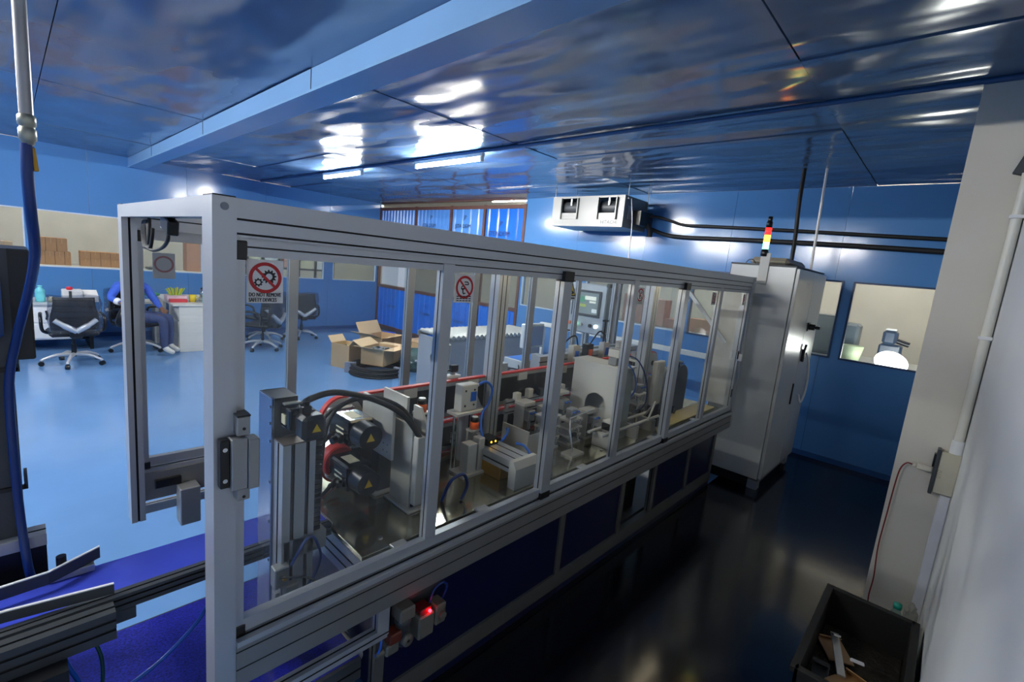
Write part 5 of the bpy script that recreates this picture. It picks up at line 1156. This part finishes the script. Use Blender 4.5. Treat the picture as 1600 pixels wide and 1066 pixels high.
t = carton((4.22, 6.86, 0), (0.58, 0.42, 0.40), math.radians(24), 'large open carton with a raised flap behind the hose coil', (('b', 1.1, 0.22), ('l', 0.35, 0.26), ('f', 0.2, 0.12)), None)
carton((4.72, 6.45, 0), (0.50, 0.40, 0.36), math.radians(10), 'closed brown carton half hidden by the far guard post', ())
t = thing('waste_sack', 'green net sack of clear plastic waste beside the cartons', 'sack', (4.3, 5.95, 0))
b = B(); b.lathe((4.32, 5.98, 0), [(0.001, 0), (0.24, 0.0), (0.27, 0.10), (0.25, 0.22), (0.20, 0.30), (0.001, 0.33)], 16); ob('sack', b, mat('green_net', (52, 86, 84), 0.5, 0, 0.4, 24, bump=0.8, bs=30), t)
for k in range(7):
    b = B(); a = 3.4+0.35*k; b.sph((4.32+0.24*math.cos(a), 5.98+0.24*math.sin(a), 0.12+0.03*(k % 3)), 0.035, 8, 5, (1, 1, 0.6)); ob('plastic_bundle', b, mat('clear_plastic_bundle', (190, 196, 200), 0.12), t)
b = B(); b.lathe((4.62, 7.35, 0), [(0.001, 0), (0.13, 0), (0.16, 0.34), (0.15, 0.34), (0.12, 0.02)], 16); tag(ob('waste_bin', b, mat('royal_blue_plastic', (40, 70, 200), 0.4)), 'small royal blue bin behind the cartons', 'bin')

# ------------------------------------------------------------------ office chairs in plastic wrap
MESHB = mat('chair_black_mesh', (26, 29, 35), 0.55, 0, 0.1, 60); SILV = mat('silver_plastic', (178, 182, 188), 0.3, 0.3)
def wrap_mat():
    m = glass('chair_plastic_wrap', (215, 218, 224), 1.0, 0.1, 0.02, 5.0)
    nt = m.node_tree; n = nt.nodes.new('ShaderNodeTexNoise'); n.inputs['Scale'].default_value = 14
    bp = nt.nodes.new('ShaderNodeBump'); bp.inputs['Strength'].default_value = 1.0; bp.inputs['Distance'].default_value = 0.05
    nt.links.new(n.outputs['Fac'], bp.inputs['Height'])
    for q in nt.nodes:
        if q.type in ('BSDF_GLOSSY', 'FRESNEL'): nt.links.new(bp.outputs[0], q.inputs['Normal'])
    return m
WRAP = wrap_mat()
def office_chair(loc, rot, label):
    """faces local +y, so the back is on the -y side"""
    t = thing('office_chair', label, 'chair', loc, rot, 'plastic wrapped office chairs')
    for k in range(5):
        a = 2*PI*k/5+PI/2+0.3; dx, dy = math.cos(a), math.sin(a)
        c = B(); c.tube([(0.03*dx, 0.03*dy, 0.13), (0.16*dx, 0.16*dy, 0.125), (0.27*dx, 0.27*dy, 0.085), (0.30*dx, 0.30*dy, 0.062)], [0.026, 0.026, 0.025, 0.024, 0.024, 0.022, 0.022, 0.02, 0.02, 0.018, 0.018, 0.018, 0.018, 0.018, 0.018, 0.018, 0.018, 0.018, 0.018], 8); ob('base_leg', c, SILV, t, True)
        c = B(); c.cyl((0.30*dx-0.02*dy, 0.30*dy+0.02*dx, 0.028), (0.30*dx+0.02*dy, 0.30*dy-0.02*dx, 0.028), 0.028, n=12); ob('caster', c, BLACK, t, True)
    c = B(); c.cyl((0, 0, 0.10), (0, 0, 0.26), 0.026, n=12); c.cyl((0, 0, 0.26), (0, 0, 0.38), 0.016, n=12); ob('gas_lift', c, BLACK, t, True)
    c = B(); c.box(-0.23, 0.23, -0.20, 0.24, 0.38, 0.44, 0.025); ob('seat', c, MESHB, t, True)
    n = 8; vs = []
    for j in range(7):
        z = 0.47+0.40*j/6; hw = 0.19+0.035*math.sin(PI*min(1, j/6+0.25))
        for i in range(n+1):
            u = -1+2*i/n; vs.append((u*hw, -0.22-0.02*math.sin(PI*j/6)+0.05*u*u-0.03*j/6, z))
    k = len(vs); vs2 = [(x, y-0.014, z) for x, y, z in vs]; f = []
    for j in range(6):
        for i in range(n):
            q = j*(n+1)+i; f += [(q, q+1, q+n+2, q+n+1), (k+q, k+q+n+1, k+q+n+2, k+q+1)]
    for i in range(n): f += [(i, k+i, k+i+1, i+1), (6*(n+1)+i, 6*(n+1)+i+1, k+6*(n+1)+i+1, k+6*(n+1)+i)]
    for j in range(6): f += [(j*(n+1), (j+1)*(n+1), k+(j+1)*(n+1), k+j*(n+1)), (j*(n+1)+n, k+j*(n+1)+n, k+(j+1)*(n+1)+n, (j+1)*(n+1)+n)]
    c = B(); c.add(vs+vs2, f, True); bk = ob('backrest', c, MESHB, t, True)
    c = B()
    for j in range(5): c.tube([(-0.19, -0.255, 0.56+0.07*j), (0, -0.275, 0.56+0.07*j), (0.19, -0.255, 0.56+0.07*j)], 0.004, 5, 4)
    ob('back_slats', c, BLACK, bk, True)
    for sx in (-1, 1):
        c = B(); c.tube([(0, -0.27, 0.46), (sx*0.10, -0.285, 0.53), (sx*0.19, -0.265, 0.60)], [0.036]*7+[0.03]*8, 8); ob('back_arm', c, SILV, t, True)
        c = B(); c.tube([(sx*0.20, -0.10, 0.42), (sx*0.28, -0.12, 0.46), (sx*0.29, -0.10, 0.60), (sx*0.28, 0.04, 0.64), (sx*0.27, 0.14, 0.63)], 0.018, 8); ob('armrest', c, BLACK, t, True)
    c = B(); c.box(-0.06, 0.06, -0.29, -0.05, 0.37, 0.47, 0.02); ob('tilt_bracket', c, BLACK, t, True)
    # loose plastic film bag
    vs = []; f = []; n = 20
    for j in range(6):
        z = 0.44+0.46*j/5
        for i in range(n):
            a = 2*PI*i/n; w = 0.012*math.sin(5*a+j*2.1); vs.append(((0.245+w)*math.cos(a)*(1 if j < 5 else 0.96), -0.25+(0.055+w)*math.sin(a), z+0.008*math.sin(3*a+j)))
    for j in range(5):
        for i in range(n): f.append((j*n+i, j*n+(i+1) % n, (j+1)*n+(i+1) % n, (j+1)*n+i))
    c = B(); c.add(vs, f, True); ob('plastic_film', c, WRAP, t, True)
    return t
ch0 = office_chair((0.50, 7.92, 0), 0.05, 'plastic wrapped office chair with its back to the camera at the left desk')
dup(ch0, (2.80, 8.16, 0), 0.75, 'plastic wrapped office chair just right of the near corner post')
dup(ch0, (3.78, 9.0, 0), -0.2, 'plastic wrapped office chair standing against the blue wall behind the first guard pane')
dup(ch0, (3.08, 8.92, 0), 0.35, 'plastic wrapped office chair between the two others beside the white drawer unit')
dup(ch0, (1.22, 8.52, 0), -2.5, 'office chair the seated person in blue is using')

# ------------------------------------------------------------------ desk at the left with its things
DT = 0.66
t = thing('desk', 'grey topped desk with a white drawer end against the window wall', 'desk', (-0.2, 9.15, 0))
b = B(); b.box(-1.4, 0.80, 8.80, 9.55, DT-0.03, DT, 0.003); ob('top', b, mat('grey_laminate', (176, 182, 186), 0.35), t)
b = B(); b.box(0.10, 0.55, 8.83, 9.45, 0.16, DT-0.03, 0.004); dr = ob('drawer_box', b, WHITE, t)
for k in range(2):
    c = B(); c.box(0.11, 0.54, 8.815, 8.83, 0.18+0.22*k, 0.38+0.22*k, 0.003); d = ob('drawer', c, WHITE, dr)
c = B(); c.tube([(0.30, 8.81, 0.56), (0.31, 8.805, 0.50), (0.30, 8.805, 0.44)], 0.012, 6, 3); ob('key_bunch', c, BLACK, dr)
for x in (-1.35, 0.75):
    b = B(); b.box(x-0.02, x+0.02, 8.84, 9.5, 0, DT-0.03); ob('leg_panel', b, BLACKM, t)
b = B(); b.box(-1.33, 0.73, 9.40, 9.42, 0.05, DT-0.03); ob('black_panel', b, BLACK, t)  # plain black panel across the back below the desktop
b = B(); b.box(-1.3, 0.09, 8.95, 9.35, 0.0, 0.5, 0.02); tag(ob('black_block', b, BLACK), 'plain black block under the grey topped desk', 'box')
CY = mat('cyan_plastic', (110, 205, 215), 0.35)
bottle('spray_bottle', (0.26, 9.0, DT), 0.05, 0.22, CY, CY, 'cyan bottle on the grey topped desk')
bottle('tall_bottle', (0.08, 9.05, DT), 0.03, 0.30, WHITE, WHITE, 'tall white bottle at the left end of the grey topped desk')
t = thing('label_machine', 'white desk instrument with a red knob behind the wrapped chair', 'instrument', (0.75, 9.1, DT))
b = B(); b.box(0.48, 0.70, 9.0, 9.25, DT, DT+0.16, 0.012); ob('case', b, WHITE, t)
b = B(); b.prism([(9.0, DT), (9.25, DT), (9.25, DT+0.15), (9.0, DT+0.08)], 'x', 0.70, 0.86); ob('sloping_tray', b, WHITE, t)
b = B(); b.box(0.545, 0.575, 8.995, 9.0, DT+0.02, DT+0.15); ob('slot', b, DKGREY, t)
b = B(); b.lathe((0.56, 9.1, DT+0.16), [(0.001, 0), (0.03, 0), (0.038, 0.02), (0.03, 0.04), (0.001, 0.045)], 12); ob('red_knob', b, mat('red_knob', (220, 40, 60), 0.4), t)
for i, (x, m, lb_) in enumerate(((0.16, BLACK, 'small dark jar on the desk beside the tall white bottle'), (0.36, LABEL, 'small cream jar on the desk right of the cyan bottle'))):
    b = B(); b.lathe((x, 8.95, DT), [(0.001, 0), (0.025, 0), (0.027, 0.05), (0.02, 0.06), (0.02, 0.075), (0.001, 0.075)], 12); tag(ob('jar', b, m), lb_, 'jar')
# white drawer unit with clutter
UT = 0.72
t = thing('drawer_unit', 'white wood grain drawer unit beside the seated person', 'cabinet', (2.0, 8.6, 0))
WG = mat('white_wood_grain', (214, 210, 200), 0.45, 0, 0.06, 5, stretch=(0.4, 0.4, 6))
b = B(); b.box(1.68, 2.34, 8.27, 8.9, 0.0, UT-0.025, 0.003); ob('body', b, WG, t)
b = B(); b.box(1.60, 2.36, 8.25, 9.7, UT-0.025, UT, 0.003); ob('top', b, WG, t)
b = B(); b.box(1.60, 1.64, 8.9, 9.68, 0, UT-0.025); ob('end_panel', b, WG, t)
for k in range(3):
    c = B(); c.box(1.672, 1.68, 8.30, 8.88, 0.06+0.21*k, 0.25+0.21*k, 0.002); d = ob('drawer', c, WG, t)
    e = B(); e.box(1.660, 1.672, 8.55, 8.65, 0.15+0.21*k, 0.165+0.21*k, 0.002); ob('handle', e, CHROME, d)
b = B(); b.box(1.60, 1.86, 8.62, 8.82, UT, UT+0.09, 0.004); t = tag(ob('tea_carton', b, mat('pink_white_carton', (226, 196, 204), 0.5, 0, 0.15, 12)), 'pink and white packet carton on the white drawer unit', 'box')
b = B(); b.box(1.62, 1.84, 8.52, 8.60, UT, UT+0.05, 0.006); tag(ob('red_packet', b, mat('red_packet', (205, 50, 60), 0.4)), 'red packet in front of the pink and white carton', 'packet')
t = thing('snack_bundle', 'bundle of yellow and green packets standing in the pink and white carton', 'packets', (1.73, 8.72, UT+0.09))
for k in range(9):
    b = B(); b.obox((1.64+0.022*k, 8.72+0.02*(k % 2), UT+0.13+0.01*(k % 3)), (0.016, 0.05, 0.12), Ry(0.12*(k-4)), 0.003); ob('packet', b, (mat('lime_packet', (170, 205, 60), 0.5), YELLOW)[k % 2], t)
def cupt(loc, r, h, m, label, handle=True):
    t = thing('mug', label, 'mug', loc)
    c = B(); c.lathe((0, 0, 0), [(0.001, 0), (r*0.85, 0), (r, h), (r*0.9, h), (r*0.78, h*0.08), (0.001, h*0.08)], 16); ob('bowl', c, m, t, True)
    c = B(); c.tube([(r*0.9, 0, h*0.8), (r*1.5, 0, h*0.65), (r*0.88, 0, h*0.25)], 0.007, 6); ob('handle', c, m, t, True)
cupt((1.93, 8.62, UT), 0.05, 0.11, YELLOW, 'yellow mug on the white drawer unit')
t = thing('electric_kettle', 'steel and black electric kettle on the white drawer unit', 'kettle', (2.12, 8.75, UT))
b = B(); b.lathe((2.12, 8.75, UT), [(0.001, 0), (0.075, 0), (0.07, 0.12), (0.055, 0.19), (0.001, 0.20)], 18); ob('body', b, CHROME, t)
b = B(); b.lathe((2.12, 8.75, UT+0.19), [(0.001, 0), (0.057, 0), (0.04, 0.025), (0.001, 0.03)], 18); ob('lid', b, BLACK, t)
b = B(); b.tube([(2.17, 8.73, UT+0.18), (2.235, 8.70, UT+0.17), (2.24, 8.70, UT+0.08), (2.19, 8.72, UT+0.04)], 0.014, 7); ob('handle', b, BLACK, t)
bottle('spray_bottle', (2.06, 8.45, UT), 0.04, 0.20, CY, CY, 'cyan bottle on the white drawer unit beside the kettle')
b = B(); b.lathe((2.20, 8.50, UT), [(0.001, 0), (0.045, 0), (0.05, 0.13), (0.04, 0.17), (0.001, 0.17)], 14); tag(ob('storage_jar', b, mat('grey_jar', (160, 158, 150), 0.3)), 'grey storage jar in front of the kettle', 'jar')
t = thing('side_table', 'narrow white side table behind the seated person', 'table', (1.45, 9.25, 0))
b = B(); b.box(1.30, 1.59, 9.05, 9.45, 0.63, 0.66); ob('top', b, WG, t)
b = B(); b.box(1.31, 1.35, 9.08, 9.42, 0.0, 0.63); b.box(1.54, 1.58, 9.08, 9.42, 0.0, 0.63); ob('leg', b, WG, t)
t = thing('flower_pot', 'dark red pot with a green cloth beside the seated person', 'pot', (1.53, 9.2, 0.66))
b = B(); b.lathe((1.53, 9.2, 0.66), [(0.001, 0), (0.04, 0), (0.055, 0.09), (0.001, 0.09)], 14); ob('pot', b, mat('maroon_pot', (90, 44, 40), 0.5), t)
b = B()
for k in range(8): b.sph((1.53+0.06*math.cos(k*0.8)-0.02, 9.2+0.05*math.sin(k*0.8), 0.76+0.012*(k % 3)), 0.045, 8, 5, (1.2, 1, 0.5))
ob('green_cloth', b, mat('green_cloth', (70, 160, 110), 0.8), t)

# ------------------------------------------------------------------ the seated person
def person(name, label, J, E, R_, regions, mats, root):
    me = bpy.data.meshes.new('body_skeleton'); idx = {k: i for i, k in enumerate(J)}
    me.from_pydata([J[k] for k in J], [(idx[a], idx[c]) for a, c in E], [])
    o = bpy.data.objects.new('body_skeleton', me); COL.objects.link(o)
    md = o.modifiers.new('skin', 'SKIN'); md.use_smooth_shade = True; md.branch_smoothing = 0.6
    for k in J:
        sv = me.skin_vertices[0].data[idx[k]]; r = R_[k]; sv.radius = r if isinstance(r, tuple) else (r, r); sv.use_root = (k == root)
    o.modifiers.new('sub', 'SUBSURF').levels = 2
    dg = bpy.context.evaluated_depsgraph_get(); dg.update()
    ev = bpy.data.meshes.new_from_object(o.evaluated_get(dg)); bpy.data.objects.remove(o)
    segs = [(Vector(J[a]), Vector(J[c]), regions(a, c)) for a, c in E]
    vs = [v.co.copy() for v in ev.vertices]; b = B()
    for p in ev.polygons:
        ctr = p.center; best = 9; mi = 0
        for a, c, r in segs:
            d = c-a; t_ = max(0, min(1, (ctr-a).dot(d)/max(1e-9, d.length_squared))); q = (a+d*t_-ctr).length
            if q < best: best = q; mi = r
        b.f.append(list(p.vertices)); b.m.append(mi); b.sm.append(True)
    b.v = [tuple(v) for v in vs]
    return b
P = {'pelvis': (1.22, 8.47, 0.52), 'belly': (1.20, 8.48, 0.68), 'chest': (1.17, 8.47, 0.86), 'neck': (1.175, 8.455, 1.02), 'chin': (1.19, 8.43, 1.08), 'head': (1.185, 8.44, 1.19), 'crown': (1.18, 8.45, 1.26),
     'rsho': (1.01, 8.41, 0.97), 'relb': (0.905, 8.30, 0.80), 'rwri': (1.00, 8.17, 0.755), 'rhand': (1.035, 8.14, 0.735),
     'lsho': (1.32, 8.55, 0.97), 'lelb': (1.44, 8.49, 0.74), 'lwri': (1.47, 8.30, 0.66), 'lhand': (1.48, 8.25, 0.645),
     'rhip': (1.21, 8.38, 0.52), 'rkne': (1.47, 8.16, 0.52), 'rank': (1.47, 8.12, 0.10), 'rtoe': (1.57, 8.02, 0.04),
     'lhip': (1.30, 8.50, 0.52), 'lkne': (1.58, 8.34, 0.53), 'lank': (1.57, 8.32, 0.10), 'ltoe': (1.66, 8.20, 0.04)}
Ed = [('pelvis', 'belly'), ('belly', 'chest'), ('chest', 'neck'), ('neck', 'chin'), ('chin', 'head'), ('head', 'crown'), ('chest', 'rsho'), ('rsho', 'relb'), ('relb', 'rwri'), ('rwri', 'rhand'), ('chest', 'lsho'), ('lsho', 'lelb'), ('lelb', 'lwri'), ('lwri', 'lhand'),
      ('pelvis', 'rhip'), ('rhip', 'rkne'), ('rkne', 'rank'), ('rank', 'rtoe'), ('pelvis', 'lhip'), ('lhip', 'lkne'), ('lkne', 'lank'), ('lank', 'ltoe')]
Rr = {'pelvis': (0.14, 0.12), 'belly': (0.13, 0.11), 'chest': (0.15, 0.11), 'neck': 0.05, 'chin': 0.06, 'head': (0.082, 0.09), 'crown': 0.055, 'rsho': 0.065, 'relb': 0.05, 'rwri': 0.032, 'rhand': (0.035, 0.02), 'lsho': 0.065, 'lelb': 0.05, 'lwri': 0.032, 'lhand': (0.035, 0.02),
      'rhip': 0.09, 'rkne': 0.065, 'rank': 0.045, 'rtoe': 0.035, 'lhip': 0.09, 'lkne': 0.065, 'lank': 0.045, 'ltoe': 0.035}
for s_, hd, wr in (('r', 'rhand', 'rwri'), ('l', 'lhand', 'lwri')):
    h = Vector(P[hd]); d = (h-Vector(P[wr])).normalized(); sd = d.cross(Vector((0, 0, 1))).normalized()
    for k, (of, ln) in enumerate(((-0.026, 0.062), (-0.009, 0.072), (0.009, 0.068), (0.026, 0.052))):
        a = h+sd*of+d*0.022; m_ = a+d*ln*0.5; e_ = a+d*ln*0.85+Vector((0, 0, -ln*0.4))
        for nm, q in (('a', a), ('b', m_), ('c', e_)): P['%sf%d%s' % (s_, k, nm)] = tuple(q); Rr['%sf%d%s' % (s_, k, nm)] = 0.009
        Ed += [(hd, '%sf%da' % (s_, k)), ('%sf%da' % (s_, k), '%sf%db' % (s_, k)), ('%sf%db' % (s_, k), '%sf%dc' % (s_, k))]
    a = h-sd*0.04; e_ = a-sd*0.015+d*0.04+Vector((0, 0, -0.015)); P[s_+'ta'] = tuple(a); P[s_+'tb'] = tuple(e_); Rr[s_+'ta'] = 0.011; Rr[s_+'tb'] = 0.009
    Ed += [(hd, s_+'ta'), (s_+'ta', s_+'tb')]
def reg(a, c):
    if 'toe' in c: return 3
    if a in ('neck', 'chin', 'head') or 'hand' in a or 'hand' in c or c[1:2] in ('f', 't') and c[0] in 'rl': return 0
    if a in ('pelvis',) and c.endswith('hip') or a.endswith(('hip', 'kne')): return 2
    return 1
pt = thing('person', 'seated person in a blue shirt, jeans and pale shoes, half hidden by the far post', 'person', (1.25, 8.4, 0))
bb = person('person', '', P, Ed, Rr, reg, None, 'pelvis')
body = ob('body', bb, [SKIN, mat('blue_shirt', (52, 92, 196), 0.8, 0, 0.1, 20), mat('denim', (54, 66, 104), 0.85, 0, 0.15, 30), mat('pale_shoe', (206, 204, 196), 0.6)], pt)
HAIR = mat('black_hair', (16, 14, 14), 0.6)
b = B(); b.sph((1.18, 8.452, 1.205), 0.098, 14, 9, (0.95, 1.02, 0.95))
b.v = [(x, y, max(z, 1.17+0.5*(8.42-y))) if y < 8.44 else (x, y, max(z, 1.14)) for x, y, z in b.v]; ob('hair', b, HAIR, pt)
fd = Vector((0.45, -0.89, 0)); sd = Vector((0.89, 0.45, 0)); hc = Vector((1.188, 8.435, 1.175))
for s_ in (-1, 1):
    b = B(); b.sph(tuple(hc+fd*0.078+sd*0.032*s_+Vector((0, 0, 0.01))), 0.012, 8, 6); ob('eye', b, BLACK, pt)
    b = B(); b.sph(tuple(hc+sd*0.088*s_), 0.022, 8, 6, (0.6, 0.8, 1.3)); ob('ear', b, SKIN, pt)
b = B(); b.sph(tuple(hc+fd*0.092+Vector((0, 0, -0.02))), 0.016, 8, 6, (0.8, 1, 1.4)); ob('nose', b, SKIN, pt)
b = B(); b.obox(hc+fd*0.078+Vector((0, 0, -0.058)), (0.045, 0.01, 0.009), Rz(math.atan2(sd.y, sd.x)), 0.003); ob('mouth', b, mat('lips', (110, 60, 54), 0.5), pt)
for w_, e_ in (('rwri', 'relb'),):
    a = Vector(P[w_]); d = (Vector(P[e_])-a).normalized(); b = B(); b.cyl(a+d*0.005, a+d*0.06, 0.043, 0.047, n=14); ob('cuff', b, WHITE, pt)
t = thing('hand_bag', 'black bag held in the seated person\'s hand', 'bag', (1.04, 8.09, 0.42))
b = B(); b.lathe((1.03, 8.08, 0.43), [(0.001, 0), (0.09, 0.01), (0.11, 0.08), (0.08, 0.18), (0.05, 0.24), (0.001, 0.25)], 14); ob('bag', b, BLACK, t)
b = B(); b.tube([(0.99, 8.08, 0.66), (1.02, 8.10, 0.72), (1.06, 8.09, 0.72), (1.07, 8.08, 0.66)], 0.009, 6); ob('strap', b, BLACK, t)

# ------------------------------------------------------------------ storeroom behind the window wall
t = thing('packing_table', 'long packing table behind the window carrying cartons', 'table', (1.0, 11.6, 0))
b = B(); b.box(-1.6, 3.2, 11.35, 12.0, 0.95, 1.0); ob('top', b, CREAM, t)
for x in (-1.5, 0.8, 3.1):
    b = B(); b.box(x-0.03, x+0.03, 11.4, 11.95, 0, 0.95); ob('leg', b, ALU_D, t)
BC = mat('brown_carton', (172, 128, 88), 0.8, 0, 0.1, 8)
k = 0
lab = ('brown carton behind the left window, lower row of the tall stack', 'brown carton behind the left window, upper row of the tall stack', 'small brown carton behind the left window')
pos = ['leftmost', 'second from left', 'third from left', 'fourth from left', 'fifth from left', 'sixth from left']
def small_carton(x0, x1, z0, z1, label, y=11.6, m=None):
    w = x1-x0; t = thing('storage_carton', label, 'carton', ((x0+x1)/2, y, z0), 0, 'cartons in the storeroom')
    c = B(); c.box(-w/2+0.002, w/2-0.002, 0, 0.3, 0, z1-z0, 0.004); ob('carton', c, m or BC, t, True)
    c = B(); c.box(-0.006, 0.006, -0.001, 0, (z1-z0)*0.6, z1-z0); ob('tape', c, mat('pale_tape', (186, 146, 102), 0.4), t, True)
for i in range(4): small_carton(0.30+0.125*i, 0.30+0.125*(i+1) if i < 3 else 0.76, 1.0, 1.235, lab[0]+', '+pos[i])
for i in range(3): small_carton(0.30+0.14*i, 0.30+0.14*(i+1), 1.235, 1.47, lab[1]+', '+pos[i])
for i in range(4):
    for j in range(2): small_carton(0.88+0.14*i, 0.88+0.14*(i+1), 1.0+0.135*j, 1.135+0.135*j, lab[2]+', %s, %s row of low stack' % (pos[i], ('lower', 'upper')[j]))
for i in range(3): small_carton(-0.55+0.2*i, -0.35+0.2*i, 1.0, 1.25+0.1*(i == 2), 'brown carton behind the far left window pane, %s' % pos[i], 11.6, mat('pale_carton', (184, 160, 130), 0.8))
small_carton(2.50, 2.85, 1.0, 1.6, 'tall reddish carton behind the window, above the white drawer unit', 11.6, mat('reddish_carton', (178, 130, 104), 0.8))
t = thing('grey_tray', 'low dark grey tray on the packing table behind the window', 'tray', (2.0, 11.6, 1.0)); b = B(); b.box(1.85, 2.2, 11.5, 11.8, 1.0, 1.04, 0.004); ob('tray', b, DKGREY, t); b = B(); b.box(1.9, 2.0, 11.55, 11.7, 1.04, 1.08, 0.01); ob('part', b, STEEL, t)
t = thing('storage_rack', 'dark framed storage rack with pale boards behind the window near the corner', 'rack', (4.4, 11.7, 0))
for x in (3.3, 3.62, 3.95, 4.3, 4.75, 5.15, 5.6):
    b = B(); b.box(x-0.025, x+0.025, 11.5, 11.55, 0, 2.1); ob('upright', b, DKGREY, t)
for z in (1.16, 1.9):
    b = B(); b.box(3.28, 5.62, 11.5, 11.9, z, z+0.04); ob('shelf', b, DKGREY, t)
for i, (x0, x1, z1) in enumerate(((3.33, 3.6, 1.85), (3.66, 3.92, 1.8), (4.0, 4.26, 1.88), (4.80, 5.10, 1.86), (5.2, 5.5, 1.7))):
    b = B(); b.box(x0, x1, 11.58, 11.62, 1.20, z1); ob('board', b, (WHITE, LABEL)[i % 2], t)
for i, x in enumerate((3.75, 4.45)):
    small_carton(x, x+0.3, 1.2, 1.42, ('pinkish carton on the rack shelf behind the first guard pane', 'pale carton on the rack shelf near the room corner')[i], 11.65, mat('pink_carton', (206, 160, 146), 0.8))

# ------------------------------------------------------------------ workshop behind the far wall
t = thing('workbench', 'grey workbench behind the far windows', 'bench', (6.8, 1.6, 0))
b = B(); b.box(6.3, 7.6, -1.0, 4.6, 0.98, 1.02); ob('top', b, mat('grey_bench', (150, 152, 150), 0.5), t)
for y in (-0.9, 1.8, 4.5):
    b = B(); b.box(6.35, 7.55, y-0.03, y+0.03, 0, 0.98); ob('leg', b, DKGREY, t)
b = B(); pts = []
b.sph((6.55, 0.40, 1.10), 0.15, 18, 12, (0.8, 1.0, 0.72))
rnd = random.Random(3)
b.v = [(x+0.012*math.sin(17*y+9*z), y+0.014*math.sin(15*z+7*x), z+0.012*math.sin(13*x+11*y)) for x, y, z in b.v]
tag(ob('cloth_lamp', b, mat('glowing_white_cloth', (255, 253, 246), 0.7, emit=15.0)), 'glaring white cloth covered lamp behind the right hand window', 'lamp')
b = B(); b.sph((6.5, 0.03, 1.07), 0.10, 14, 9, (0.8, 0.8, 0.8)); b.v = [(x, y+0.01*math.sin(25*z), z+0.01*math.sin(21*y)) for x, y, z in b.v]
tag(ob('white_sack', b, mat('white_sack', (245, 245, 242), 0.7)), 'small white bundle at the pillar edge of the right hand window', 'sack')
t = thing('bench_machine', 'dark blue bench machine behind the right hand window', 'machine', (7.2, 0.47, 1.02))
b = B(); b.box(7.15, 7.35, 0.36, 0.58, 1.02, 1.25, 0.02); ob('base', b, mat('navy_paint', (50, 66, 90), 0.4), t)
b = B(); b.box(7.12, 7.32, 0.42, 0.56, 1.25, 1.42, 0.03); ob('head', b, MATS['navy_paint'], t)
b = B(); b.cyl((7.2, 0.42, 1.30), (7.2, 0.30, 1.27), 0.03, n=10); ob('spindle', b, BLACKM, t)
b = B(); b.box(7.13, 7.3, 0.44, 0.54, 1.42, 1.435); ob('top_plate', b, WHITE, t)
t = thing('parts_bin', 'pale green parts bin behind the right hand window', 'bin', (6.8, 0.78, 1.02))
b = B(); b.lathe((6.85, 0.80, 1.02), [(0.001, 0), (0.09, 0), (0.12, 0.18), (0.11, 0.18), (0.08, 0.02)], 16); ob('bin', b, mat('pale_green', (168, 182, 150), 0.5), t)
b = B(); b.box(7.0, 7.3, 0.78, 1.0, 1.02, 1.45, 0.03); tag(ob('motor_block', b, mat('slate_paint', (92, 102, 110), 0.4)), 'slate grey motor block standing left in the right hand window', 'machine')
b = B(); b.box(7.1, 7.4, 1.03, 2.1, 1.02, 1.52, 0.01); t = thing('grey_locker', 'dark grey locker filling the lower half of the narrow window beside the cabinet', 'locker', (7.25, 1.5, 1.02)); ob('body', b, mat('locker_grey', (104, 108, 108), 0.5), t)
b = B(); b.box(7.085, 7.1, 1.05, 1.55, 1.05, 1.50, 0.003); ob('door', b, MATS['locker_grey'], t)
for i in range(5):
    z = 1.02
    t = thing('workshop_carton', 'reddish carton on the workbench, %s of the row behind the guard panes' % pos[i], 'carton', (7.2, 2.35+0.38*i, z), 0, 'cartons on the workbench')
    h = (0.16, 0.20, 0.14, 0.42, 0.46)[i]
    c = B(); c.box(-0.12, 0.12, -0.18, 0.18, 0, h, 0.004); ob('carton', c, mat('russet_carton', (178, 128, 104), 0.8, 0, 0.1, 9), t, True)
    c = B(); c.box(-0.121, -0.12, -0.02, 0.02, 0, h); ob('tape', c, TAPE, t, True)
